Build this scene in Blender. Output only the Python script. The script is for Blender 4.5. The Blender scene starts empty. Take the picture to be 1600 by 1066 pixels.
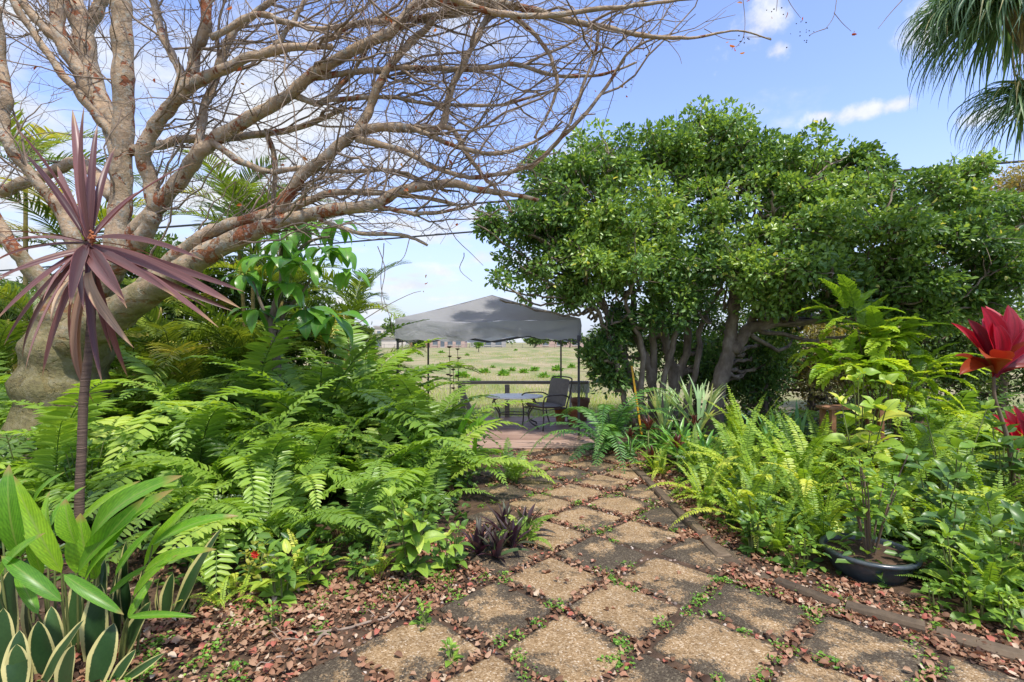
import bpy, math, random
import numpy as np
from mathutils import Vector, Matrix

rng = np.random.default_rng(11)
random.seed(11)
scene = bpy.context.scene
C = scene.collection
D = bpy.data
R = math.radians

# ------------------------------------------------------------------ camera, sky, sun, exposure
F, CX, HY, H = 777.0, 800.0, 535.0, 1.6          # focal length in photo pixels, principal column, horizon row, eye height
cam_data = D.cameras.new('camera')
cam_data.sensor_width = 36.0
cam_data.lens = F / 1600 * 36
cam_data.shift_y = (HY - 533.0) / 1600
cam_data.clip_start = 0.05
cam_data.clip_end = 3000
cam = D.objects.new('camera', cam_data)
cam.location = (0, 0, H)
cam.rotation_euler = (R(90), 0, 0)
C.objects.link(cam)
scene.camera = cam

SUN_DIR = Vector((0.24, -0.38, 0.89)).normalized()      # from the garden towards the sun
sun_el = math.asin(SUN_DIR.z)
sun_az = math.atan2(SUN_DIR.x, SUN_DIR.y)
sl = D.lights.new('sun', 'SUN')
sl.energy = 2.2
sl.angle = R(3.0)
sl.color = (1.0, 0.945, 0.86)
so = D.objects.new('sun', sl)
so.rotation_euler = (-SUN_DIR).to_track_quat('-Z', 'Y').to_euler()
so.location = (0, 0, 30)
C.objects.link(so)

world = D.worlds.new('World')
scene.world = world
world.use_nodes = True
wn, wl = world.node_tree.nodes, world.node_tree.links
wn.clear()


def N(nodes, typ, **kw):
    n = nodes.new(typ)
    for k, v in kw.items():
        if k == 'ins':
            for kk, vv in v.items():
                n.inputs[kk].default_value = vv
        else:
            setattr(n, k, v)
    return n


def ramp(nodes, pts, interp='LINEAR'):
    n = nodes.new('ShaderNodeValToRGB')
    n.color_ramp.interpolation = interp
    e = n.color_ramp.elements
    while len(e) > 1:
        e.remove(e[-1])
    for i, (p, c) in enumerate(pts):
        el = e[0] if i == 0 else e.new(p)
        el.position = p
        el.color = tuple(c) + (1,) if len(c) == 3 else c
    return n


def MA(nodes, links, op, a, b=None, c=None, clamp=False):
    n = nodes.new('ShaderNodeMath')
    n.operation = op
    n.use_clamp = clamp
    for i, v in enumerate((a, b, c)):
        if v is None:
            continue
        if isinstance(v, (int, float)):
            n.inputs[i].default_value = v
        else:
            links.new(v, n.inputs[i])
    return n.outputs[0]


def build_world():
    sky = N(wn, 'ShaderNodeTexSky', sky_type='NISHITA', sun_disc=False, sun_elevation=sun_el, sun_rotation=sun_az,
            air_density=1.0, dust_density=0.6, ozone_density=1.6, altitude=10)
    tc = N(wn, 'ShaderNodeTexCoord')
    sep = N(wn, 'ShaderNodeSeparateXYZ')
    wl.new(tc.outputs['Generated'], sep.inputs[0])
    x, y, z = sep.outputs
    zz = MA(wn, wl, 'ADD', MA(wn, wl, 'MAXIMUM', z, 0.0), 0.16)
    u = MA(wn, wl, 'DIVIDE', x, zz)
    v = MA(wn, wl, 'DIVIDE', y, zz)
    cv = N(wn, 'ShaderNodeCombineXYZ')
    wl.new(u, cv.inputs[0]); wl.new(v, cv.inputs[1])
    no = N(wn, 'ShaderNodeTexNoise', ins={'Scale': 1.55, 'Detail': 9.0, 'Roughness': 0.56, 'Distortion': 0.15})
    wl.new(cv.outputs[0], no.inputs['Vector'])
    # cloud cover grows towards the western half of the sky
    bias = MA(wn, wl, 'MULTIPLY', x, -0.17)
    cov = MA(wn, wl, 'ADD', no.outputs[0], bias)
    # a few separate puffs of fair-weather cloud, each at its own bearing
    det = N(wn, 'ShaderNodeTexNoise', ins={'Scale': 13.0, 'Detail': 8.0, 'Roughness': 0.62})
    wl.new(tc.outputs['Generated'], det.inputs['Vector'])
    puffs = None
    for (px, py, wx, wy) in ((1345, 176, 88, 22), (1188, 40, 62, 56), (1435, 55, 60, 46), (1288, 182, 34, 18), (1480, 15, 60, 34), (1400, 165, 50, 22), (1555, 180, 60, 22), (1215, 78, 30, 26)):
        d = Vector(((px - CX) / F, 1, (HY - py) / F))
        az, el, L = math.atan2(d.x, d.y), math.atan2(d.z, math.hypot(d.x, d.y)), d.length
        A = MA(wn, wl, 'ARCTAN2', x, y)
        E = MA(wn, wl, 'ARCSINE', z)
        da = MA(wn, wl, 'DIVIDE', MA(wn, wl, 'SUBTRACT', A, az), wx / F / L * 1.0 / math.cos(el))
        de = MA(wn, wl, 'DIVIDE', MA(wn, wl, 'SUBTRACT', E, el), wy / F / L)
        r = MA(wn, wl, 'SQRT', MA(wn, wl, 'ADD', MA(wn, wl, 'POWER', MA(wn, wl, 'ABSOLUTE', da), 2), MA(wn, wl, 'POWER', MA(wn, wl, 'ABSOLUTE', de), 2)))
        f = MA(wn, wl, 'SUBTRACT', 1.15, r, clamp=True)
        puffs = f if puffs is None else MA(wn, wl, 'MAXIMUM', puffs, f)
    pd = MA(wn, wl, 'MULTIPLY_ADD', MA(wn, wl, 'SUBTRACT', det.outputs[0], 0.5), 2.5, puffs)
    pr = N(wn, 'ShaderNodeMapRange', interpolation_type='SMOOTHSTEP', ins={'From Min': 0.30, 'From Max': 1.05, 'To Max': 0.92})
    wl.new(pd, pr.inputs[0])
    cr = N(wn, 'ShaderNodeMapRange', interpolation_type='SMOOTHSTEP', ins={'From Min': 0.485, 'From Max': 0.66, 'To Max': 0.95})
    wl.new(cov, cr.inputs[0])
    mask = MA(wn, wl, 'MAXIMUM', pr.outputs[0], cr.outputs[0])
    # thin white haze low over the horizon
    hz = N(wn, 'ShaderNodeMapRange', interpolation_type='SMOOTHSTEP', ins={'From Min': 0.40, 'From Max': -0.06, 'To Min': 0.0, 'To Max': 0.95})
    wl.new(z, hz.inputs[0])
    tint = N(wn, 'ShaderNodeMix', data_type='RGBA', blend_type='MULTIPLY', ins={0: 1.0})
    wl.new(sky.outputs[0], tint.inputs[6])
    tint.inputs[7].default_value = SKY_TINT
    shade = N(wn, 'ShaderNodeMapRange', ins={'From Min': 0.35, 'From Max': 0.7, 'To Min': 0.82, 'To Max': 1.08})
    wl.new(det.outputs[0], shade.inputs[0])
    cc = N(wn, 'ShaderNodeMix', data_type='RGBA', blend_type='MULTIPLY', ins={0: 1.0})
    cc.inputs[6].default_value = CLOUD
    wl.new(shade.outputs[0], cc.inputs[7])
    hm = N(wn, 'ShaderNodeMix', data_type='RGBA')
    wl.new(hz.outputs[0], hm.inputs[0]); wl.new(tint.outputs[2], hm.inputs[6]); hm.inputs[7].default_value = HAZE
    mx = N(wn, 'ShaderNodeMix', data_type='RGBA')
    wl.new(mask, mx.inputs[0]); wl.new(hm.outputs[2], mx.inputs[6]); wl.new(cc.outputs[2], mx.inputs[7])
    bg = N(wn, 'ShaderNodeBackground', ins={'Strength': 0.15})
    wl.new(mx.outputs[2], bg.inputs[0])
    out = N(wn, 'ShaderNodeOutputWorld')
    wl.new(bg.outputs[0], out.inputs[0])


HAZE = (1.62, 1.86, 2.32, 1)
SKY_TINT = (0.80, 0.755, 0.88, 1)
CLOUD = (2.60, 2.68, 2.80, 1)
build_world()

scene.view_settings.view_transform = 'Standard'
scene.view_settings.look = 'None'
scene.view_settings.exposure = 1.35
scene.view_settings.gamma = 1.0
scene.view_settings.use_curve_mapping = False
scene.cycles.max_bounces = 10
scene.cycles.diffuse_bounces = 8
scene.cycles.glossy_bounces = 2
scene.cycles.transmission_bounces = 4
scene.cycles.sample_clamp_indirect = 6.0

# ------------------------------------------------------------------ geometry helpers


def P(px, py, y):
    """the point at depth y metres seen at photo pixel px, py"""
    return np.array([(px - CX) * y / F, y, H - (py - HY) * y / F])


def GP(px, py, z=0.0):
    """the point of the ground seen at photo pixel px, py"""
    y = F * (H - z) / (py - HY)
    return np.array([(px - CX) * y / F, y, z])


def nrm(v):
    v = np.asarray(v, float)
    l = np.linalg.norm(v, axis=-1, keepdims=True)
    return v / np.where(l < 1e-9, 1, l)


def pxpy(p):
    p = np.asarray(p)
    return CX + F * p[..., 0] / p[..., 1], HY - F * (p[..., 2] - H) / p[..., 1]


class G:
    """collects vertices and faces, then makes one mesh"""

    def __init__(self):
        self.V, self.Q, self.T, self.t, self.uv, self.n = [], [], [], [], [], 0

    def add(self, V, quads=None, tris=None, tint=0.5, uv=None):
        V = np.asarray(V, float).reshape(-1, 3)
        k = len(V)
        if quads is not None and len(quads):
            self.Q.append(np.asarray(quads, np.int64).reshape(-1, 4) + self.n)
        if tris is not None and len(tris):
            self.T.append(np.asarray(tris, np.int64).reshape(-1, 3) + self.n)
        self.V.append(V)
        self.t.append(np.broadcast_to(np.asarray(tint, float), (k,)))
        self.uv.append(np.zeros((k, 2)) if uv is None else np.asarray(uv, float).reshape(k, 2))
        self.n += k
        return self

    def mesh(self, name, mat, smooth=True):
        V = np.concatenate(self.V)
        Q = np.concatenate(self.Q) if self.Q else np.zeros((0, 4), np.int64)
        T = np.concatenate(self.T) if self.T else np.zeros((0, 3), np.int64)
        me = D.meshes.new(name)
        me.vertices.add(len(V))
        me.vertices.foreach_set('co', V.astype(np.float32).ravel())
        loops = np.concatenate([Q.ravel(), T.ravel()])
        me.loops.add(len(loops))
        me.loops.foreach_set('vertex_index', loops.astype(np.int32))
        starts = np.concatenate([np.arange(len(Q)) * 4, len(Q) * 4 + np.arange(len(T)) * 3])
        me.polygons.add(len(starts))
        me.polygons.foreach_set('loop_start', starts.astype(np.int32))
        me.update(calc_edges=True)
        me.polygons.foreach_set('use_smooth', np.full(len(starts), bool(smooth)))
        a = me.attributes.new('tint', 'FLOAT', 'POINT')
        a.data.foreach_set('value', np.concatenate(self.t).astype(np.float32))
        uv = np.concatenate(self.uv)
        a = me.attributes.new('leafuv', 'FLOAT_VECTOR', 'POINT')
        a.data.foreach_set('vector', np.concatenate([uv, np.zeros((len(uv), 1))], 1).astype(np.float32).ravel())
        if mat is not None:
            for m in (mat if isinstance(mat, (list, tuple)) else [mat]):
                me.materials.append(m)
        return me

    def obj(self, name, mat, parent=None, smooth=True):
        return link(name, self.mesh(name, mat, smooth), parent)


def link(name, me, parent=None, loc=None, rot=None, sc=None):
    o = D.objects.new(name, me)
    C.objects.link(o)
    if parent is not None:
        o.parent = parent
    if loc is not None:
        o.location = tuple(float(q) for q in loc)
    if rot is not None:
        o.rotation_euler = rot
    if sc is not None:
        o.scale = (sc, sc, sc) if isinstance(sc, (int, float)) else sc
    return o


def tag(o, label=None, cat=None, group=None, kind=None):
    if label:
        o['label'] = label
    if cat:
        o['category'] = cat
    if group:
        o['group'] = group
    if kind:
        o['kind'] = kind
    return o


def thing(name, loc, label, cat, group=None, rz=0.0):
    o = link(name, None, None, loc, (0, 0, rz))
    o.empty_display_size = 0.1
    return tag(o, label, cat, group)


def tubes(g, Pts, Rad, m=5, tint=0.5, cap=True):
    """Pts N,n,3  Rad N,n : a batch of tapered tubes"""
    Pts = np.asarray(Pts, float); Rad = np.asarray(Rad, float)
    if Pts.ndim == 2:
        Pts, Rad = Pts[None], Rad[None]
    Nn, n, _ = Pts.shape
    t = nrm(np.gradient(Pts, axis=1))
    ax = nrm(Pts[:, -1] - Pts[:, 0])
    ref = np.where(np.abs(ax[:, 2:3]) > 0.8, np.array([[1.0, 0.15, 0]]), np.array([[0.1, 0, 1.0]]))
    s = nrm(np.cross(t, ref[:, None, :]))
    b = np.cross(s, t)
    a = np.arange(m) / m * 2 * np.pi
    ring = s[:, :, None, :] * np.cos(a)[None, None, :, None] + b[:, :, None, :] * np.sin(a)[None, None, :, None]
    V = Pts[:, :, None, :] + ring * Rad[:, :, None, None]
    idx = np.arange(Nn * n * m).reshape(Nn, n, m)
    q = np.stack([idx[:, :-1, :], np.roll(idx, -1, 2)[:, :-1, :], np.roll(idx, -1, 2)[:, 1:, :], idx[:, 1:, :]], -1).reshape(-1, 4)
    tr = None
    if cap and m >= 3:
        fan = []
        for k in range(1, m - 1):
            fan.append(np.stack([idx[:, -1, 0], idx[:, -1, k], idx[:, -1, k + 1]], -1))
            fan.append(np.stack([idx[:, 0, 0], idx[:, 0, k + 1], idx[:, 0, k]], -1))
        tr = np.concatenate(fan)
    tt = np.repeat(np.broadcast_to(np.asarray(tint, float), (Nn,)), n * m)
    g.add(V, q, tr, tt)
    return g


def catmull(pts, n):
    pts = np.asarray(pts, float)
    k = len(pts)
    u = np.linspace(0, k - 1 - 1e-6, n)
    i = u.astype(int); f = (u - i)[:, None]
    p = lambda j: pts[np.clip(j, 0, k - 1)]
    p0, p1, p2, p3 = p(i - 1), p(i), p(i + 1), p(i + 2)
    return 0.5 * (2 * p1 + (p2 - p0) * f + (2 * p0 - 5 * p1 + 4 * p2 - p3) * f ** 2 + (3 * p1 - p0 - 3 * p2 + p3) * f ** 3)


def box(g, c, s, rz=0.0, tint=0.5, bev=0.0, M=None):
    """a box with chamfered long edges; c centre, s full size"""
    x, y, z = np.array(s) / 2
    b = min(bev, x * .45, y * .45, z * .45)
    if b <= 0:
        V = np.array([[i, j, k] for i in (-x, x) for j in (-y, y) for k in (-z, z)])
        q = [[0, 1, 3, 2], [4, 6, 7, 5], [0, 4, 5, 1], [2, 3, 7, 6], [0, 2, 6, 4], [1, 5, 7, 3]]
        tr = None
    else:
        lay = []
        for zz, ins in ((-z, b), (-z + b, 0), (z - b, 0), (z, b)):
            xx, yy = x - ins, y - ins
            lay += [[-xx, -yy, zz], [xx, -yy, zz], [xx, yy, zz], [-xx, yy, zz]]
        V = np.array(lay)
        q = [[3, 2, 1, 0], [12, 13, 14, 15]]
        for l in range(3):
            for k in range(4):
                a0 = l * 4 + k; a1 = l * 4 + (k + 1) % 4
                q.append([a0, a1, a1 + 4, a0 + 4])
    if M is not None:
        V = V @ np.asarray(M).T
    cz, sz = math.cos(rz), math.sin(rz)
    V = V @ np.array([[cz, -sz, 0], [sz, cz, 0], [0, 0, 1]]).T + np.asarray(c)
    g.add(V, q, None, tint)
    return g


def bar(g, a, b, w, h=None, tint=0.5):
    """a square bar from a to b"""
    a, b = np.asarray(a, float), np.asarray(b, float)
    h = h or w
    t = nrm(b - a)
    ref = np.array([0, 0, 1.0]) if abs(t[2]) < .9 else np.array([0, 1.0, 0])
    s = nrm(np.cross(t, ref)); u = np.cross(s, t)
    V = []
    for p in (a, b):
        for i, j in ((-1, -1), (1, -1), (1, 1), (-1, 1)):
            V.append(p + s * i * w / 2 + u * j * h / 2)
    g.add(V, [[3, 2, 1, 0], [4, 5, 6, 7], [0, 1, 5, 4], [1, 2, 6, 5], [2, 3, 7, 6], [3, 0, 4, 7]], None, tint)
    return g


def lathe(g, prof, m=24, c=(0, 0, 0), tint=0.5):
    prof = np.asarray(prof, float)
    n = len(prof)
    a = np.arange(m) / m * 2 * np.pi
    V = np.stack([prof[:, 0:1] * np.cos(a), prof[:, 0:1] * np.sin(a), np.repeat(prof[:, 1:2], m, 1)], -1) + np.asarray(c)
    idx = np.arange(n * m).reshape(n, m)
    q = np.stack([idx[:-1], np.roll(idx, -1, 1)[:-1], np.roll(idx, -1, 1)[1:], idx[1:]], -1).reshape(-1, 4)
    g.add(V, q, None, tint)
    return g


def frames(d, n):
    """rotation matrices whose columns are side, along, normal"""
    d = nrm(d); n = np.asarray(n, float)
    s = nrm(np.cross(d, n))
    up = np.cross(s, d)
    return np.stack([s, d, up], -1)


def leaf_tpl(w=0.3, fold=0.12, droop=0.1, peak=0.42):
    """a folded leaf of unit length: base at the origin, growing along +Y, face up +Z"""
    a, b = 0.22, 0.66
    if peak > .5:
        a, b = 0.34, 0.76
    V = np.array([[0, 0, 0], [-w * .5 * .82, a, fold * w], [-w * .5 * .86, b, fold * w - droop * b * b], [0, 1, -droop],
                  [w * .5 * .86, b, fold * w - droop * b * b], [w * .5 * .82, a, fold * w], [0, (a + b) / 2, -droop * .22]])
    q = [[0, 6, 2, 1], [0, 5, 4, 6]]
    t = [[6, 3, 2], [6, 4, 3]]
    uv = np.array([[0, 0], [-1, a], [-1, b], [0, 1], [1, b], [1, a], [0, .5]])
    return V, np.array(q), np.array(t), uv


def scatter(g, tpl, pos, fr, sc, tint):
    V, q, t, uv = tpl
    pos = np.asarray(pos, float).reshape(-1, 3)
    n, k = len(pos), len(V)
    if n == 0:
        return g
    sc = np.broadcast_to(np.asarray(sc, float), (n,)) if np.ndim(sc) < 2 else np.asarray(sc)
    L = V[None] * (sc[:, None, None] if sc.ndim == 1 else sc[:, None, :])
    W = np.einsum('nij,nkj->nki', fr, L) + pos[:, None, :]
    off = (np.arange(n) * k)[:, None, None]
    g.add(W, (q[None] + off).reshape(-1, 4) if len(q) else None, (t[None] + off).reshape(-1, 3) if len(t) else None,
          np.repeat(np.broadcast_to(np.asarray(tint, float), (n,)), k), np.tile(uv, (n, 1)))
    return g


def rnd_dirs(n, zmin=-1.0, zmax=1.0):
    z = rng.uniform(zmin, zmax, n); a = rng.uniform(0, 2 * np.pi, n)
    r = np.sqrt(np.maximum(0, 1 - z * z))
    return np.stack([r * np.cos(a), r * np.sin(a), z], -1)


def blade(L=1.0, w=0.08, n=8, elev=70, bend=60, fold=0.25, prof=None, wav=0.0, cols=(-1, 0, 1), twist=0.0):
    """a strap leaf arching in the Y-Z plane from the origin; elev start angle, bend how far it turns down (degrees)"""
    s = np.linspace(0, 1, n + 1)
    prof = prof or (lambda x: np.minimum(1, 4 * x + .35) * (1 - x ** 3.2) ** .9)
    th = np.radians(elev - bend * s ** 1.3)
    y = np.concatenate([[0], np.cumsum(np.cos((th[1:] + th[:-1]) / 2) * L / n)])
    z = np.concatenate([[0], np.cumsum(np.sin((th[1:] + th[:-1]) / 2) * L / n)])
    hw = np.maximum(prof(s), 0.02) * w / 2
    cols = np.asarray(cols, float)
    m = len(cols)
    nx = -np.sin(th); nz = np.cos(th)
    tw = twist * s
    V = np.zeros((n + 1, m, 3)); uv = np.zeros((n + 1, m, 2))
    for j, c in enumerate(cols):
        lift = np.abs(c) ** 1.6 * fold * hw + wav * hw * np.sin(s * 9 + c * 2) * np.abs(c)
        off = c * hw
        V[:, j, 0] = off * np.cos(tw)
        V[:, j, 1] = y + nx * (lift + off * np.sin(tw))
        V[:, j, 2] = z + nz * (lift + off * np.sin(tw))
        uv[:, j, 0] = c; uv[:, j, 1] = s
    idx = np.arange((n + 1) * m).reshape(n + 1, m)
    q = np.stack([idx[:-1, :-1], idx[:-1, 1:], idx[1:, 1:], idx[1:, :-1]], -1).reshape(-1, 4)
    return V.reshape(-1, 3), q, np.zeros((0, 3), int), uv.reshape(-1, 2)


# ------------------------------------------------------------------ materials


def new_mat(name):
    m = D.materials.new(name)
    m.use_nodes = True
    nt = m.node_tree
    nt.nodes.clear()
    out = nt.nodes.new('ShaderNodeOutputMaterial')
    return m, nt.nodes, nt.links, out


def leaf_mat(name, stops, rough=0.42, trans=0.32, tcol=None, spec=0.45, vary=0.35, edge=None, mid=None, noise=0.0, gain=2.4, veins=0.0, streak=0.0, tip=None):
    """foliage: stops colour the per-leaf tint 0..1; edge = (colour, from) for a coloured margin; mid = colour of a midrib"""
    m, n, l, out = new_mat(name)
    at = N(n, 'ShaderNodeAttribute', attribute_name='tint')
    oi = N(n, 'ShaderNodeObjectInfo')
    tv = MA(n, l, 'ADD', at.outputs['Fac'], MA(n, l, 'MULTIPLY', MA(n, l, 'SUBTRACT', oi.outputs['Random'], 0.5), vary))
    if noise:
        tc0 = N(n, 'ShaderNodeTexCoord')
        nz0 = N(n, 'ShaderNodeTexNoise', ins={'Scale': 30.0, 'Detail': 3.0})
        l.new(tc0.outputs['Object'], nz0.inputs['Vector'])
        tv = MA(n, l, 'ADD', tv, MA(n, l, 'MULTIPLY', MA(n, l, 'SUBTRACT', nz0.outputs[0], .5), noise))
    stops = [(p_, tuple(min(.62, c_ * gain) for c_ in c)) for p_, c in stops]
    r = ramp(n, stops)
    l.new(tv, r.inputs[0])
    col = r.outputs[0]
    if edge or mid or veins or streak or tip:
        ua = N(n, 'ShaderNodeAttribute', attribute_name='leafuv')
        sp = N(n, 'ShaderNodeSeparateXYZ')
        l.new(ua.outputs['Vector'], sp.inputs[0])
        ab = MA(n, l, 'ABSOLUTE', sp.outputs[0])
    if veins:
        ph = MA(n, l, 'SUBTRACT', MA(n, l, 'MULTIPLY', sp.outputs[1], 85.0), MA(n, l, 'MULTIPLY', ab, 26.0))
        vv = MA(n, l, 'MULTIPLY_ADD', MA(n, l, 'SINE', ph), veins, 1.0)
        vm = N(n, 'ShaderNodeMix', data_type='RGBA', blend_type='MULTIPLY', ins={0: 1.0})
        l.new(col, vm.inputs[6]); l.new(vv, vm.inputs[7])
        col = vm.outputs[2]
    if streak:
        cs = N(n, 'ShaderNodeCombineXYZ')
        l.new(MA(n, l, 'MULTIPLY', sp.outputs[0], 5.0), cs.inputs[0]); l.new(MA(n, l, 'MULTIPLY', sp.outputs[1], 1.3), cs.inputs[1])
        l.new(MA(n, l, 'MULTIPLY', oi.outputs['Random'], 40.0), cs.inputs[2])
        ns = N(n, 'ShaderNodeTexNoise', ins={'Scale': 1.6, 'Detail': 5.0, 'Roughness': .65})
        l.new(cs.outputs[0], ns.inputs['Vector'])
        sv = N(n, 'ShaderNodeMapRange', ins={'From Min': .3, 'From Max': .7, 'To Min': 1 - streak, 'To Max': 1 + streak})
        l.new(ns.outputs[0], sv.inputs[0])
        vm = N(n, 'ShaderNodeMix', data_type='RGBA', blend_type='MULTIPLY', ins={0: 1.0})
        l.new(col, vm.inputs[6]); l.new(sv.outputs[0], vm.inputs[7])
        col = vm.outputs[2]
    if tip:
        tk = N(n, 'ShaderNodeMapRange', ins={'From Min': .93, 'From Max': 1.02})
        l.new(MA(n, l, 'ADD', sp.outputs[1], MA(n, l, 'MULTIPLY', oi.outputs['Random'], .10)), tk.inputs[0])
        tx = N(n, 'ShaderNodeMix', data_type='RGBA')
        l.new(tk.outputs[0], tx.inputs[0]); l.new(col, tx.inputs[6]); tx.inputs[7].default_value = tuple(tip) + (1,)
        col = tx.outputs[2]
    if edge:
        tc = N(n, 'ShaderNodeTexCoord')
        nz = N(n, 'ShaderNodeTexNoise', ins={'Scale': 26.0, 'Detail': 2.0})
        l.new(tc.outputs['Object'], nz.inputs['Vector'])
        e = MA(n, l, 'ADD', ab, MA(n, l, 'MULTIPLY', MA(n, l, 'SUBTRACT', nz.outputs[0], .5), .12))
        k = N(n, 'ShaderNodeMapRange', ins={'From Min': edge[1] - .03, 'From Max': edge[1] + .03})
        l.new(e, k.inputs[0])
        mx = N(n, 'ShaderNodeMix', data_type='RGBA')
        l.new(k.outputs[0], mx.inputs[0]); l.new(col, mx.inputs[6]); mx.inputs[7].default_value = tuple(edge[0]) + (1,)
        col = mx.outputs[2]
    if mid:
        k = N(n, 'ShaderNodeMapRange', ins={'From Min': .12, 'From Max': .03, 'To Max': .7})
        l.new(ab, k.inputs[0])
        mx = N(n, 'ShaderNodeMix', data_type='RGBA')
        l.new(k.outputs[0], mx.inputs[0]); l.new(col, mx.inputs[6]); mx.inputs[7].default_value = tuple(mid) + (1,)
        col = mx.outputs[2]
    pb = N(n, 'ShaderNodeBsdfPrincipled', ins={'Roughness': rough, 'Specular IOR Level': spec})
    l.new(col, pb.inputs['Base Color'])
    tr = N(n, 'ShaderNodeBsdfTranslucent')
    tm = N(n, 'ShaderNodeMix', data_type='RGBA', blend_type='MULTIPLY', ins={0: 1.0})
    l.new(col, tm.inputs[6]); tm.inputs[7].default_value = tuple(tcol or (1.7, 1.5, 0.6)) + (1,)
    l.new(tm.outputs[2], tr.inputs[0])
    ms = N(n, 'ShaderNodeMixShader', ins={0: trans})
    l.new(pb.outputs[0], ms.inputs[1]); l.new(tr.outputs[0], ms.inputs[2])
    l.new(ms.outputs[0], out.inputs[0])
    return m


def noise_mat(name, stops, scale=6.0, detail=6.0, rough=0.8, bump=0.2, bscale=None, stretch=(1, 1, 1), spec=0.3, coord='Object', metal=0.0, vary=0.0, dist=0.01):
    m, n, l, out = new_mat(name)
    tc = N(n, 'ShaderNodeTexCoord')
    mp = N(n, 'ShaderNodeMapping')
    mp.inputs['Scale'].default_value = stretch
    l.new(tc.outputs[coord], mp.inputs[0])
    nz = N(n, 'ShaderNodeTexNoise', ins={'Scale': scale, 'Detail': detail, 'Roughness': 0.62})
    l.new(mp.outputs[0], nz.inputs['Vector'])
    r = ramp(n, stops)
    f = nz.outputs[0]
    if vary:
        oi = N(n, 'ShaderNodeObjectInfo')
        f = MA(n, l, 'ADD', f, MA(n, l, 'MULTIPLY', MA(n, l, 'SUBTRACT', oi.outputs['Random'], .5), vary))
    l.new(f, r.inputs[0])
    pb = N(n, 'ShaderNodeBsdfPrincipled', ins={'Roughness': rough, 'Specular IOR Level': spec, 'Metallic': metal})
    l.new(r.outputs[0], pb.inputs['Base Color'])
    if bump:
        nb = N(n, 'ShaderNodeTexNoise', ins={'Scale': bscale or scale * 3, 'Detail': 5.0})
        l.new(mp.outputs[0], nb.inputs['Vector'])
        bp = N(n, 'ShaderNodeBump', ins={'Strength': bump, 'Distance': dist})
        l.new(nb.outputs[0], bp.inputs['Height'])
        l.new(bp.outputs[0], pb.inputs['Normal'])
    l.new(pb.outputs[0], out.inputs[0])
    return m


def cloth_mat():
    m, n, l, out = new_mat('grey canopy fabric')
    tc = N(n, 'ShaderNodeTexCoord')
    nz = N(n, 'ShaderNodeTexNoise', ins={'Scale': 1.6, 'Detail': 8.0, 'Roughness': .6})
    l.new(tc.outputs['Object'], nz.inputs['Vector'])
    r = ramp(n, [(.3, (.28, .28, .29)), (.5, (.345, .345, .355)), (.7, (.39, .39, .39))])
    l.new(nz.outputs[0], r.inputs[0])
    pb = N(n, 'ShaderNodeBsdfPrincipled', ins={'Roughness': .8, 'Specular IOR Level': .25})
    l.new(r.outputs[0], pb.inputs['Base Color'])
    nb = N(n, 'ShaderNodeTexNoise', ins={'Scale': 3.5, 'Detail': 3.0, 'Distortion': .8})
    l.new(tc.outputs['Object'], nb.inputs['Vector'])
    bp = N(n, 'ShaderNodeBump', ins={'Strength': .7, 'Distance': .06})
    l.new(nb.outputs[0], bp.inputs['Height']); l.new(bp.outputs[0], pb.inputs['Normal'])
    tr = N(n, 'ShaderNodeBsdfTranslucent', ins={'Color': (.72, .73, .75, 1)})
    ms = N(n, 'ShaderNodeMixShader', ins={0: .45})
    l.new(pb.outputs[0], ms.inputs[1]); l.new(tr.outputs[0], ms.inputs[2])
    l.new(ms.outputs[0], out.inputs[0])
    return m


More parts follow.
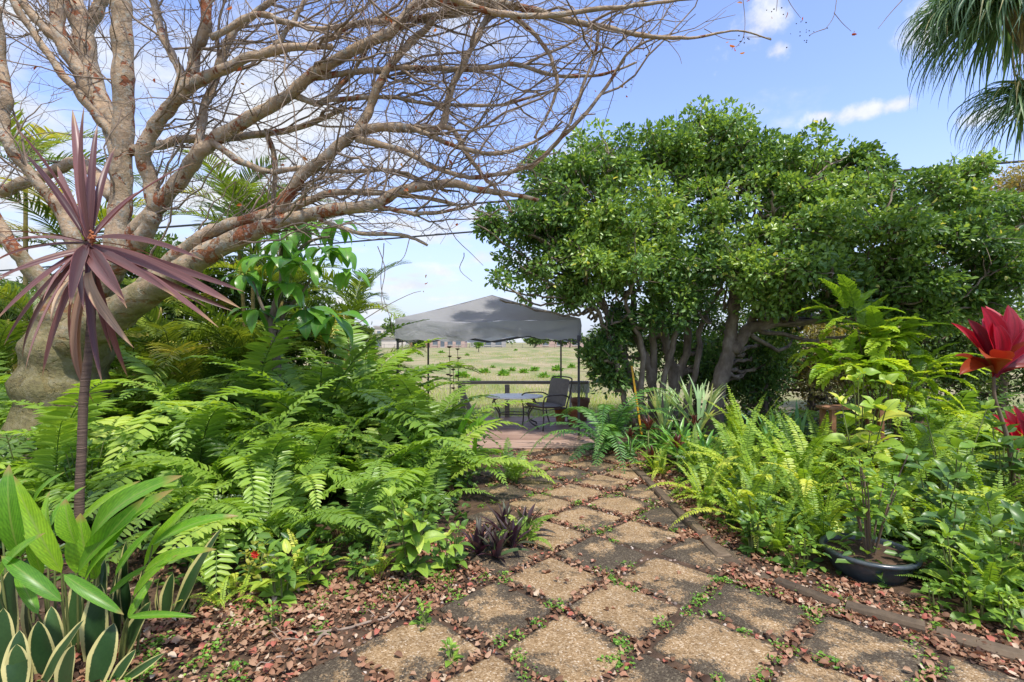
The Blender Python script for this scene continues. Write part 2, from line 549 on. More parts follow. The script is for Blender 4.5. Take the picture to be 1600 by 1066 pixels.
def crape_bark():
    m, n, l, out = new_mat('crape myrtle bark')
    tc = N(n, 'ShaderNodeTexCoord')

    def tex(scale, detail, rough, dist=0.0, loc=(0, 0, 0), st=(1, 1, 1)):
        mp = N(n, 'ShaderNodeMapping'); mp.inputs['Location'].default_value = loc; mp.inputs['Scale'].default_value = st
        l.new(tc.outputs['Object'], mp.inputs[0])
        t = N(n, 'ShaderNodeTexNoise', ins={'Scale': scale, 'Detail': detail, 'Roughness': rough, 'Distortion': dist})
        l.new(mp.outputs[0], t.inputs['Vector'])
        return t.outputs[0]

    def mix(fac, c0, c1):
        mm = N(n, 'ShaderNodeMix', data_type='RGBA')
        l.new(fac, mm.inputs[0]); l.new(c0, mm.inputs[6])
        if isinstance(c1, tuple):
            mm.inputs[7].default_value = c1 + (1,)
        else:
            l.new(c1, mm.inputs[7])
        return mm.outputs[2]

    def step(v, a0, a1, top=1.0):
        k = N(n, 'ShaderNodeMapRange', ins={'From Min': a0, 'From Max': a1, 'To Max': top})
        l.new(v, k.inputs[0])
        return k.outputs[0]

    big = tex(3.4, 5, .6, .5)
    base = ramp(n, [(.30, (.17, .13, .09)), (.42, (.30, .22, .14)), (.52, (.43, .315, .20)), (.60, (.40, .28, .175)), (.74, (.48, .39, .28))])
    l.new(big, base.inputs[0])
    patch = step(tex(3.8, 3, .55, 1.0, (7, 3, 1)), .58, .60)
    rust = ramp(n, [(.3, (.16, .05, .022)), (.7, (.32, .12, .05))])
    l.new(tex(12, 4, .6), rust.inputs[0])
    c = mix(patch, base.outputs[0], rust.outputs[0])
    rim = step(tex(6.0, 4, .6, .8, (2, 9, 4)), .60, .63, .8)
    c = mix(rim, c, (.44, .36, .26))
    lich = step(tex(17, 7, .75, .2, (1, 5, 8)), .53, .59, .8)
    c = mix(lich, c, (.35, .345, .29))
    spk = step(tex(42, 4, .7), .60, .68, .7)
    c = mix(spk, c, (.46, .46, .40))
    drk = step(tex(24, 5, .7, .4, (5, 2, 2)), .58, .70, .7)
    c = mix(drk, c, (.08, .062, .047))
    # olive moss on the old wood at the foot of the tree
    sz = N(n, 'ShaderNodeSeparateXYZ'); l.new(tc.outputs['Object'], sz.inputs[0])
    k3 = N(n, 'ShaderNodeMapRange', interpolation_type='SMOOTHSTEP', ins={'From Min': 2.9, 'From Max': 1.5, 'To Max': .9})
    l.new(MA(n, l, 'ADD', sz.outputs[2], MA(n, l, 'MULTIPLY', MA(n, l, 'SUBTRACT', tex(5, 6, .65), .5), 3.0)), k3.inputs[0])
    moss = ramp(n, [(.3, (.07, .062, .032)), (.5, (.15, .135, .05)), (.65, (.20, .18, .10)), (.8, (.26, .24, .19))])
    l.new(tex(9, 7, .7), moss.inputs[0])
    c = mix(k3.outputs[0], c, moss.outputs[0])
    pb = N(n, 'ShaderNodeBsdfPrincipled', ins={'Roughness': .78, 'Specular IOR Level': .2})
    l.new(c, pb.inputs['Base Color'])
    hh = MA(n, l, 'ADD', tex(26, 6, .7), MA(n, l, 'MULTIPLY', patch, -0.55))
    hh = MA(n, l, 'ADD', hh, MA(n, l, 'MULTIPLY', tex(7, 4, .6), 1.4))
    bp = N(n, 'ShaderNodeBump', ins={'Strength': .8, 'Distance': .022})
    l.new(hh, bp.inputs['Height']); l.new(bp.outputs[0], pb.inputs['Normal'])
    l.new(pb.outputs[0], out.inputs[0])
    return m


def paver_mat():
    m, n, l, out = new_mat('exposed aggregate paver')
    geo = N(n, 'ShaderNodeNewGeometry')
    oi = N(n, 'ShaderNodeObjectInfo')
    v = N(n, 'ShaderNodeTexVoronoi', ins={'Scale': 120.0})
    l.new(geo.outputs['Position'], v.inputs['Vector'])
    st = ramp(n, [(0.0, (.175, .105, .045)), (.35, (.275, .178, .084)), (.7, (.335, .228, .118)), (.92, (.41, .30, .175)), (1, (.52, .43, .31))])
    sepc = N(n, 'ShaderNodeSeparateColor')
    l.new(v.outputs['Color'], sepc.inputs[0])
    l.new(sepc.outputs[0], st.inputs[0])
    # black algae growing over part of each slab, more on some; far slabs also carry painted tree shade
    a = N(n, 'ShaderNodeTexNoise', ins={'Scale': 3.4, 'Detail': 7.0, 'Roughness': .66, 'Distortion': .3})
    l.new(geo.outputs['Position'], a.inputs['Vector'])
    sc = N(n, 'ShaderNodeSeparateColor')
    l.new(oi.outputs['Color'], sc.inputs[0])
    f = MA(n, l, 'ADD', a.outputs[0], sc.outputs[0])
    at = N(n, 'ShaderNodeAttribute', attribute_name='tint')
    f = MA(n, l, 'ADD', f, MA(n, l, 'MULTIPLY', MA(n, l, 'SUBTRACT', 1.0, at.outputs['Fac']), .16))
    sm = MA(n, l, 'MULTIPLY', MA(n, l, 'SUBTRACT', sepc.outputs[1], .5), .10)
    f = MA(n, l, 'ADD', f, sm)
    k = N(n, 'ShaderNodeMapRange', interpolation_type='SMOOTHSTEP', ins={'From Min': .545, 'From Max': .645, 'To Max': .94})
    l.new(f, k.inputs[0])
    dk = ramp(n, [(0, (.035, .027, .018)), (.8, (.075, .06, .04)), (1, (.17, .14, .09))])
    l.new(sepc.outputs[2], dk.inputs[0])
    mx = N(n, 'ShaderNodeMix', data_type='RGBA')
    l.new(k.outputs[0], mx.inputs[0]); l.new(st.outputs[0], mx.inputs[6]); l.new(dk.outputs[0], mx.inputs[7])
    b2 = N(n, 'ShaderNodeTexNoise', ins={'Scale': 7.0, 'Detail': 3.0})
    l.new(geo.outputs['Position'], b2.inputs['Vector'])
    br = N(n, 'ShaderNodeMapRange', ins={'From Min': .3, 'From Max': .7, 'To Min': .78, 'To Max': 1.12})
    l.new(b2.outputs[0], br.inputs[0])
    mm = N(n, 'ShaderNodeMix', data_type='RGBA', blend_type='MULTIPLY', ins={0: 1.0})
    l.new(mx.outputs[2], mm.inputs[6]); l.new(br.outputs[0], mm.inputs[7])
    pb = N(n, 'ShaderNodeBsdfPrincipled', ins={'Roughness': .8, 'Specular IOR Level': .3})
    l.new(mm.outputs[2], pb.inputs['Base Color'])
    bp = N(n, 'ShaderNodeBump', ins={'Strength': .75, 'Distance': .006})
    inv = MA(n, l, 'SUBTRACT', 1.0, v.outputs['Distance'])
    l.new(inv, bp.inputs['Height']); l.new(bp.outputs[0], pb.inputs['Normal'])
    l.new(pb.outputs[0], out.inputs[0])
    return m


def field_mat():
    m, n, l, out = new_mat('dry field')
    geo = N(n, 'ShaderNodeNewGeometry')
    mp = N(n, 'ShaderNodeMapping'); mp.inputs['Scale'].default_value = (1, .45, 1)
    l.new(geo.outputs['Position'], mp.inputs[0])
    a = N(n, 'ShaderNodeTexNoise', ins={'Scale': .35, 'Detail': 8.0, 'Roughness': .62})
    l.new(mp.outputs[0], a.inputs['Vector'])
    r = ramp(n, [(.30, (.12, .18, .045)), (.44, (.20, .22, .085)), (.53, (.285, .25, .135)), (.62, (.35, .285, .175)), (.74, (.30, .225, .14))])
    l.new(a.outputs[0], r.inputs[0])
    b = N(n, 'ShaderNodeTexNoise', ins={'Scale': 9.0, 'Detail': 6.0, 'Roughness': .7})
    l.new(geo.outputs['Position'], b.inputs['Vector'])
    br = N(n, 'ShaderNodeMapRange', ins={'From Min': .3, 'From Max': .7, 'To Min': .6, 'To Max': 1.3})
    l.new(b.outputs[0], br.inputs[0])
    mm = N(n, 'ShaderNodeMix', data_type='RGBA', blend_type='MULTIPLY', ins={0: 1.0})
    l.new(r.outputs[0], mm.inputs[6]); l.new(br.outputs[0], mm.inputs[7])
    pb = N(n, 'ShaderNodeBsdfPrincipled', ins={'Roughness': .9, 'Specular IOR Level': .15})
    l.new(mm.outputs[2], pb.inputs['Base Color'])
    bp = N(n, 'ShaderNodeBump', ins={'Strength': .6, 'Distance': .05})
    l.new(b.outputs[0], bp.inputs['Height']); l.new(bp.outputs[0], pb.inputs['Normal'])
    l.new(pb.outputs[0], out.inputs[0])
    return m


M = {}
M['bark'] = crape_bark()
M['twig'] = noise_mat('crape twig', [(.3, (.17, .125, .09)), (.6, (.29, .22, .16)), (.8, (.40, .34, .27))], 14, rough=.75, bump=.15)
M['paver'] = paver_mat()
M['field'] = field_mat()
M['soil'] = noise_mat('garden soil', [(.3, (.035, .022, .014)), (.55, (.085, .052, .03)), (.75, (.15, .095, .06))], 9, rough=.95, bump=.8, dist=.03)
M['grey_bark'] = noise_mat('grey brown bark', [(.3, (.085, .066, .048)), (.5, (.19, .148, .108)), (.65, (.28, .23, .175)), (.8, (.36, .32, .26))], 7, rough=.85, bump=.6, bscale=22, stretch=(1, 1, .5), dist=.02)
M['dark_bark'] = noise_mat('ringed cane bark', [(.35, (.07, .045, .035)), (.6, (.15, .10, .07)), (.8, (.22, .16, .11))], 5, rough=.8, bump=.9, bscale=14, stretch=(.4, .4, 8), dist=.01)
M['cane'] = noise_mat('palm cane', [(.35, (.22, .17, .05)), (.6, (.40, .30, .10)), (.8, (.30, .27, .12))], 3, rough=.55, bump=.4, stretch=(.3, .3, 4))
M['stem'] = noise_mat('green stem', [(.3, (.09, .12, .03)), (.7, (.17, .19, .06))], 8, rough=.6, bump=0)
M['woody'] = noise_mat('woody stem', [(.3, (.11, .075, .05)), (.7, (.21, .15, .10))], 8, rough=.8, bump=.2)
M['fern'] = leaf_mat('sword fern', [(0, (.030, .060, .012)), (.4, (.080, .134, .020)), (.75, (.128, .19, .028)), (1, (.20, .24, .05))], rough=.36, trans=.40, tcol=(1.5, 1.5, .5), vary=.45, gain=2.5, spec=.5)
M['fern2'] = leaf_mat('boston fern', [(0, (.034, .070, .010)), (.4, (.088, .146, .016)), (.75, (.150, .205, .022)), (1, (.25, .275, .04))], rough=.42, trans=.36, tcol=(1.7, 1.6, .5))
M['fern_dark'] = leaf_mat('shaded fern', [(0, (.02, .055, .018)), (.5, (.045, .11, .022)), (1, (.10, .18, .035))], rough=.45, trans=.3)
M['palm'] = leaf_mat('palm leaf', [(0, (.024, .05, .009)), (.5, (.066, .108, .014)), (.85, (.145, .185, .025)), (1, (.26, .24, .06))], rough=.4, trans=.36, gain=2.0)
M['privet'] = leaf_mat('glossy tree leaf', [(0, (.018, .040, .012)), (.4, (.048, .092, .022)), (.75, (.095, .150, .034)), (.95, (.16, .21, .05)), (1, (.34, .30, .07))], rough=.33, trans=.36, spec=.5, vary=.0, gain=2.75)
M['khaki'] = leaf_mat('khaki leaf', [(0, (.06, .065, .02)), (.5, (.14, .13, .04)), (1, (.26, .18, .06))], rough=.5, trans=.35, vary=0.0, gain=2.0)
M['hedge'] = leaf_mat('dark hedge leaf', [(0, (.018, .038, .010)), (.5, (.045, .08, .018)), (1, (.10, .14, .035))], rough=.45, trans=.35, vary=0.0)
M['gold'] = leaf_mat('golden green leaf', [(0, (.06, .12, .012)), (.5, (.135, .225, .020)), (1, (.25, .33, .035))], rough=.4, trans=.42, vary=0.25, gain=1.8)
M['schefflera'] = leaf_mat('big glossy leaf', [(0, (.025, .075, .014)), (.5, (.055, .15, .02)), (1, (.12, .24, .03))], rough=.3, trans=.3, mid=(.16, .24, .06), spec=.5, gain=2.0)
M['broad'] = leaf_mat('soft broad leaf', [(0, (.04, .085, .012)), (.5, (.095, .170, .020)), (.85, (.165, .24, .028)), (1, (.30, .33, .05))], rough=.45, trans=.35, mid=(.16, .26, .06), noise=.4, gain=2.0, vary=.6)
M['broad_dark'] = leaf_mat('dark broad leaf', [(0, (.022, .055, .012)), (.5, (.052, .105, .018)), (1, (.105, .17, .03))], rough=.38, trans=.3, mid=(.10, .18, .07), noise=.3, gain=1.9, vary=.5)
M['ginger'] = leaf_mat('lance leaf', [(0, (.035, .12, .012)), (.5, (.10, .23, .018)), (.85, (.20, .33, .022)), (1, (.38, .40, .03))], rough=.36, trans=.42, tcol=(1.6, 1.5, .4), mid=(.26, .36, .08), noise=.5, gain=1.5, veins=.12, streak=.2, tip=(.34, .26, .08))
M['snake'] = leaf_mat('snake plant leaf', [(0, (.012, .034, .012)), (.5, (.026, .062, .018)), (1, (.05, .10, .028))], rough=.35, trans=.08, edge=((.55, .50, .20), .72), spec=.5, noise=.5, gain=1.25)
M['cordyline'] = leaf_mat('maroon sword leaf', [(0, (.070, .032, .033)), (.5, (.195, .095, .088)), (.85, (.31, .18, .16)), (1, (.44, .32, .19))], rough=.38, trans=.28, tcol=(1.5, .8, .8), spec=.4, vary=.5, gain=1, streak=.35, tip=(.34, .22, .11), edge=((.26, .11, .10), .93))
M['red_ti'] = leaf_mat('scarlet leaf', [(0, (.12, .008, .020)), (.5, (.34, .006, .022)), (.8, (.46, .010, .034)), (1, (.50, .22, .24))], rough=.5, trans=.42, tcol=(1.6, .6, .7), spec=.4, vary=.3, gain=1.25, streak=.35, edge=((.42, .05, .08), .92))
M['orange_ti'] = leaf_mat('orange red leaf', [(0, (.20, .02, .02)), (1, (.45, .09, .02))], rough=.35, trans=.35, tcol=(1.5, .7, .5), gain=0.8)
M['purple'] = leaf_mat('purple green rosette', [(0, (.035, .014, .028)), (.5, (.075, .045, .045)), (1, (.07, .12, .04))], rough=.4, trans=.25, tcol=(1.6, .7, 1.0), vary=.6, gain=1)
M['brom'] = leaf_mat('bromeliad leaf', [(0, (.025, .075, .016)), (.6, (.07, .16, .03)), (1, (.16, .22, .05))], rough=.35, trans=.25)
M['brom_red'] = leaf_mat('bromeliad red bract', [(0, (.07, .022, .016)), (.6, (.15, .05, .032)), (1, (.26, .16, .06))], rough=.4, trans=.3, tcol=(1.5, .9, .5), gain=1)
M['stag'] = leaf_mat('staghorn frond', [(0, (.07, .13, .06)), (.6, (.15, .22, .10)), (1, (.26, .3, .16))], rough=.6, trans=.25)
M['iris'] = leaf_mat('blue green sword', [(0, (.03, .09, .035)), (.6, (.07, .16, .05)), (1, (.16, .24, .07))], rough=.45, trans=.25)
M['ponytail'] = leaf_mat('strap leaf', [(0, (.03, .062, .034)), (.5, (.075, .130, .06)), (.85, (.15, .21, .09)), (1, (.34, .27, .14))], rough=.4, trans=.22, tcol=(1.3, 1.4, .7), gain=1.9)
M['variegated'] = leaf_mat('white edged leaf', [(0, (.10, .17, .06)), (1, (.22, .30, .12))], rough=.5, trans=.3, edge=((.72, .72, .62), .55), gain=1.2)
M['yellow_leaf'] = leaf_mat('yellow green round leaf', [(0, (.16, .22, .03)), (1, (.42, .40, .06))], rough=.45, trans=.4, gain=1)
M['litter'] = leaf_mat('fallen leaf', [(0, (.06, .033, .020)), (.3, (.165, .085, .046)), (.55, (.285, .152, .085)), (.75, (.39, .25, .155)), (.84, (.37, .24, .14)), (.9, (.34, .085, .055)), (1, (.50, .39, .27))], rough=.65, trans=.18, tcol=(1.3, .9, .7), vary=0, spec=.25, gain=1.1)
M['autumn'] = leaf_mat('autumn leaf', [(0, (.30, .06, .02)), (.6, (.45, .13, .03)), (1, (.5, .3, .06))], rough=.5, trans=.45, tcol=(1.4, 1, .6), vary=0, gain=1)
M['clover'] = leaf_mat('clover', [(0, (.045, .12, .016)), (.6, (.11, .23, .025)), (1, (.22, .33, .05))], rough=.5, trans=.35, vary=0, gain=1.5)
M['lush'] = leaf_mat('lush grass', [(0, (.09, .17, .02)), (.5, (.19, .29, .035)), (1, (.34, .38, .09))], rough=.5, trans=.4, vary=.1, gain=1.6)
M['grass'] = leaf_mat('grass', [(0, (.07, .13, .02)), (.5, (.15, .24, .03)), (.8, (.22, .27, .06)), (1, (.36, .29, .16))], rough=.55, trans=.35, vary=.1, gain=1.2)
M['pebble'] = leaf_mat('pebble', [(0, (.10, .08, .065)), (.5, (.27, .20, .155)), (1, (.50, .42, .34))], rough=.7, trans=0, vary=0, gain=1)
M['plank'] = noise_mat('weathered deck board', [(.3, (.17, .10, .072)), (.5, (.29, .185, .135)), (.7, (.40, .275, .21))], 3.5, rough=.6, bump=.3, bscale=16, stretch=(.3, 6, 6), vary=.3, spec=.3)
M['rail'] = noise_mat('weathered rail', [(.3, (.19, .16, .14)), (.6, (.29, .25, .22)), (.8, (.37, .32, .29))], 5, rough=.75, bump=.3, stretch=(.3, 5, 5))
M['edging'] = noise_mat('timber edging', [(.3, (.05, .037, .024)), (.5, (.115, .083, .052)), (.75, (.20, .148, .094))], 5, rough=.85, bump=.5, bscale=20, vary=.2)
M['cloth'] = cloth_mat()
M['steel'] = noise_mat('dark steel', [(.3, (.02, .02, .022)), (.7, (.045, .044, .045))], 8, rough=.45, bump=0, spec=.5)
M['bronze'] = noise_mat('bronze tube', [(.3, (.05, .04, .033)), (.7, (.10, .083, .07))], 8, rough=.4, bump=0, spec=.5)
M['cushion'] = noise_mat('taupe cushion', [(.3, (.20, .178, .168)), (.7, (.26, .235, .22))], 20, rough=.85, bump=.2, bscale=60)
M['white'] = noise_mat('white table top', [(.3, (.84, .83, .79)), (.7, (.90, .89, .85))], 6, rough=.5, bump=0, spec=.5)
M['terracotta'] = noise_mat('terracotta', [(.3, (.26, .085, .035)), (.6, (.38, .13, .05)), (.8, (.44, .2, .10))], 6, rough=.8, bump=.15, vary=.3)
M['brown_pot'] = noise_mat('brown plastic', [(.3, (.20, .095, .065)), (.7, (.29, .15, .10))], 6, rough=.6, bump=.05)
M['blue_pot'] = noise_mat('dark blue glaze', [(.3, (.022, .030, .036)), (.55, (.045, .058, .066)), (.8, (.10, .11, .09))], 7, rough=.28, bump=.1, spec=.6)
M['wire'] = noise_mat('cable', [(.3, (.02, .023, .03)), (.7, (.045, .05, .06))], 2, rough=.6, bump=0)
M['yellow'] = noise_mat('yellow paint', [(.3, (.50, .27, .015)), (.7, (.62, .36, .03))], 12, rough=.5, bump=0)
M['rust'] = noise_mat('rusty timber', [(.3, (.10, .05, .03)), (.55, (.24, .12, .065)), (.75, (.36, .22, .14))], 8, rough=.85, bump=.5, bscale=24)
M['stucco_pink'] = noise_mat('pink stucco', [(.3, (.42, .30, .25)), (.7, (.52, .38, .32))], .4, rough=.9, bump=0)
M['stucco_cream'] = noise_mat('cream stucco', [(.3, (.55, .50, .43)), (.7, (.66, .61, .54))], .4, rough=.9, bump=0)
M['brick_far'] = noise_mat('far brick', [(.3, (.34, .19, .13)), (.7, (.44, .26, .19))], 1.5, rough=.9, bump=0)
M['roof_far'] = noise_mat('far flat roof', [(.3, (.30, .28, .27)), (.7, (.42, .40, .38))], .5, rough=.9, bump=0)
M['glass_far'] = noise_mat('far window', [(.3, (.08, .10, .12)), (.7, (.16, .19, .22))], .6, rough=.15, bump=0, spec=.7)
M['dark_far'] = noise_mat('far dark fence', [(.3, (.05, .05, .05)), (.7, (.10, .10, .095))], 1.5, rough=.8, bump=0)
M['rock'] = noise_mat('mossy stone', [(.3, (.12, .12, .09)), (.6, (.24, .23, .18)), (.8, (.33, .31, .26))], 6, rough=.9, bump=.6)
M['dry_stalk'] = noise_mat('dry stalk', [(.3, (.05, .03, .022)), (.7, (.12, .075, .05))], 8, rough=.9, bump=0)
M['berry'] = noise_mat('dark berry', [(.3, (.02, .02, .02)), (.7, (.06, .045, .035))], 8, rough=.6, bump=0)
M['red_flower'] = leaf_mat('red petal', [(0, (.5, .02, .01)), (1, (.65, .05, .02))], rough=.5, trans=.3, tcol=(1.3, .6, .6), gain=1)

# ------------------------------------------------------------------ ground, field, soil


def grid_sheet(name, x0, x1, y0, y1, nx, ny, mat, amp=0.0, z=0.0, seed=1):
    g = G()
    xs, ys = np.linspace(x0, x1, nx), np.linspace(y0, y1, ny)
    X, Y = np.meshgrid(xs, ys)
    Z = np.full_like(X, z)
    if amp:
        r = np.random.default_rng(seed)
        for k in range(14):
            f = r.uniform(.8, 6); a = r.uniform(0, 6.28); p = r.uniform(0, 6.28)
            Z += amp / 5 * np.sin(f * (X * math.cos(a) + Y * math.sin(a)) + p)
        Z += r.uniform(-amp, amp, Z.shape) * .3
    idx = np.arange(nx * ny).reshape(ny, nx)
    q = np.stack([idx[:-1, :-1], idx[:-1, 1:], idx[1:, 1:], idx[1:, :-1]], -1).reshape(-1, 4)
    g.add(np.stack([X, Y, Z], -1), q)
    o = g.obj(name, mat)
    return tag(o, kind='structure')


tag(grid_sheet('ground', -1500, 1500, -60, 2500, 2, 2, M['field']), 'dry tan open field of patchy grass beyond the deck', 'field')
soil = tag(grid_sheet('soil', -9.5, 10.5, -2.5, 10.3, 200, 130, M['soil'], .012, .018), 'dark garden soil under the plants and leaf litter', 'soil')

# ------------------------------------------------------------------ pavers
PITCH, TILE = 0.536, 0.478
U = np.array([[.7071, .7071], [-.7071, .7071]])
STAIN_SHADE = {(.66, 2.93): .035, (.28, 2.55): -.13, (1.04, 3.31): .045, (.66, 3.69): .13, (.28, 3.31): -.10, (1.04, 2.55): .03, (1.42, 2.93): .13,
         (1.80, 2.55): .09, (-.10, 2.93): .08, (-.48, 2.55): -.05, (1.04, 4.07): .03, (.66, 4.45): -.15, (.28, 4.07): -.12, (1.04, 4.83): -.04, (1.42, 4.45): .14,
         (.66, 5.2): -.08, (.28, 4.83): -.08, (1.42, 3.69): .13, (.28, 5.58): .15, (.66, 5.96): .12, (1.04, 5.58): .04}
TILES = []


def paver_mesh(seed):
    r = np.random.default_rng(seed)
    g = G()
    n = 6
    hw = TILE / 2
    e = [np.linspace(-1, 1, n + 1)[:-1]] * 4
    ring = []
    for s in range(4):
        for q in e[s]:
            x, y = ((q, -1), (1, q), (-q, 1), (-1, -q))[s]
            ring.append((x, y))
    ring = np.array(ring)
    # soften the corners
    rr = np.abs(ring).min(1)
    ring = ring * (1 - .022 * (rr > .97))[:, None]
    jit = r.normal(0, .008, len(ring))
    ring = ring * (1 + jit)[:, None] * hw
    k = len(ring)
    lay = [(1.005, -.035), (1.0, .022), (.985, .031), (.93, .034), (.6, .035 + r.normal(0, .001)), (.25, .035)]
    V, tt = [], []
    for sc, z in lay:
        V.append(np.concatenate([ring * sc, np.full((k, 1), z)], 1))
        tt.append(np.full(k, {1.005: 0, 1.0: 0, .985: 0.05, .93: .45, .6: 1, .25: 1}[sc]))
    V.append(np.array([[0, 0, .035]])); tt.append(np.array([1.0]))
    idx = np.arange(len(lay) * k).reshape(len(lay), k)
    q = np.stack([idx[:-1], np.roll(idx, -1, 1)[:-1], np.roll(idx, -1, 1)[1:], idx[1:]], -1).reshape(-1, 4)
    c = len(lay) * k
    t = np.stack([idx[-1], np.roll(idx[-1], -1), np.full(k, c)], -1)
    g.add(np.concatenate(V), q, t, np.concatenate(tt))
    return g.mesh('paver', M['paver'])


paver_variants = [paver_mesh(40 + i) for i in range(5)]
path = thing('path', (0.66, 2.93, 0), 'path of square tan aggregate slabs laid diagonally to the deck', 'path')
path['kind'] = 'structure'
for i in range(-6, 16):
    for j in range(-10, 12):
        c = np.array([.66, 2.93]) + (i * U[0] + j * U[1]) * PITCH
        x, y = c
        if not 1.7 < y < 7.25:
            continue
        hi = 1.48 if y > 2.8 else (1.85 if y > 2.4 else 2.3)
        lo = -.15 if y > 3.2 else (-.2 if y > 2.8 else (-.55 if y > 2.4 else -.95))
        if y > 5.4:
            lo = -.3
        if not lo <= x <= hi:
            continue
        key = min(STAIN_SHADE, key=lambda k: (k[0] - x) ** 2 + (k[1] - y) ** 2)
        st = STAIN_SHADE[key] if (key[0] - x) ** 2 + (key[1] - y) ** 2 < .02 else random.choice([-.06, .02, .10, .14]) + (.06 if y > 5 else 0)  # far slabs darker: algae plus the tree's shade put into the colour
        o = link('paver', random.choice(paver_variants), path, (x - .66 + rng.normal(0, .008), y - 2.93 + rng.normal(0, .008), rng.normal(0, .003)),
                 (rng.normal(0, .008), rng.normal(0, .008), R(45 + 90 * random.randint(0, 3)) + rng.normal(0, .018)))
        o.color = (st, 0, 0, 1)
        TILES.append((x, y))
TILES = np.array(TILES)


def on_tile(x, y, margin=0.0):
    d = np.stack([x, y], -1)[:, None, :] - TILES[None]
    u, v = d @ U[0], d @ U[1]
    return ((np.abs(u) < TILE / 2 + margin) & (np.abs(v) < TILE / 2 + margin)).any(1)


# ------------------------------------------------------------------ bed edging of short timber blocks
EDGE = np.array([(1.56, 7.2), (1.53, 6.2), (1.52, 5.2), (1.53, 4.3), (1.55, 3.45), (1.90, 2.98), (2.20, 2.74), (2.53, 2.46), (2.95, 2.14)])
edging = thing('bed_edging', (1.53, 4.3, 0), 'low weathered timber edging between the path and right fern bed', 'edging')


def walk(poly, step):
    seg = np.linalg.norm(np.diff(poly, axis=0), axis=1)
    cum = np.concatenate([[0], np.cumsum(seg)])
    s = np.arange(0, cum[-1], step)
    return np.stack([np.interp(s, cum, poly[:, k]) for k in range(poly.shape[1])], -1)


ew = walk(EDGE, .40)
blk = [G() for _ in range(3)]
for k, g in enumerate(blk):
    box(g, (0, 0, 0), (.37, .085 + .01 * k, .11), bev=.012)
    g.V[0] += np.random.default_rng(k).normal(0, .004, g.V[0].shape)
blk = [g.mesh('edging_block', M['edging'], smooth=False) for g in blk]
for a, b in zip(ew[:-1], ew[1:]):
    c = (a + b) / 2
    link('edging_block', random.choice(blk), edging, (c[0] - 1.53, c[1] - 4.3, .006 + rng.normal(0, .010)),
         (rng.normal(0, .02), rng.normal(0, .02), math.atan2(b[1] - a[1], b[0] - a[0]) + rng.normal(0, .02)))

# ------------------------------------------------------------------ deck with rail
DX0, DX1, DY0, DZ = -1.85, 1.72, 7.3, .05
deck = thing('deck', (-.7, 8.8, 0), 'low weathered brown plank deck under the grey canopy', 'deck')
for k in range(21):
    g = G()
    box(g, (0, 0, 0), (DX1 - DX0, .140, .034), bev=.005)
    o = g.obj('plank', M['plank'], deck, smooth=False)
    o.location = ((DX0 + DX1) / 2 + .7 + rng.normal(0, .008), DY0 + .075 + k * .148 - 8.8, DZ - .017 + rng.normal(0, .0012))
for k, yy in enumerate((DY0 + .05, DY0 + 1.5, DY0 + 3.0)):
    g = G(); box(g, (0, 0, 0), (DX1 - DX0 - .04, .05, .05), bev=.004)
    o = g.obj('joist', M['rail'], deck, smooth=False)
    o.location = ((DX0 + DX1) / 2 + .7, yy - 8.8, DZ - .034 - .025 - .002)

rail = thing('deck_rail', (.1, 10.35, 0), 'low dark timber rail along the far edge of the deck', 'railing')
g = G(); box(g, (0, 0, 0), (2.75, .13, .06), bev=.006)
g.obj('top_rail', M['rail'], rail, smooth=False).location = (.1, 0, .765)
for xx in (-1.12, -.2, .9):
    g = G(); box(g, (0, 0, 0), (.1, .1, .80 - .085), bev=.006)
    g.obj('post', M['rail'], rail, smooth=False).location = (xx, 0, .36)
g = G(); bar(g, (-1.19, 0, .70), (-.93, 0, .10), .09, .12)
g.obj('brace', M['rail'], rail, smooth=False)

# ------------------------------------------------------------------ pop-up canopy
CXm, CY0, CY1, SH = -.395, 8.25, 11.3, 1.53
canopy = thing('pop_up_canopy', (CXm, (CY0 + CY1) / 2, 0), 'grey square pop up canopy with dark legs over the deck', 'canopy')
EZ, PK, VAL = 1.985, 2.52, .285


def eave(t, side):
    """a point of the eave, t -1..1 along side 0..3 (front first); the cloth sags between the corner poles"""
    sag = -.045 * (1 - t * t) + .02 * math.sin(t * 5.3 + side * 1.7) * (1 - t * t)
    x, y = ((t, -1), (1, t), (-t, 1), (-1, -t))[side]
    return np.array([x * SH, y * SH, EZ + sag])


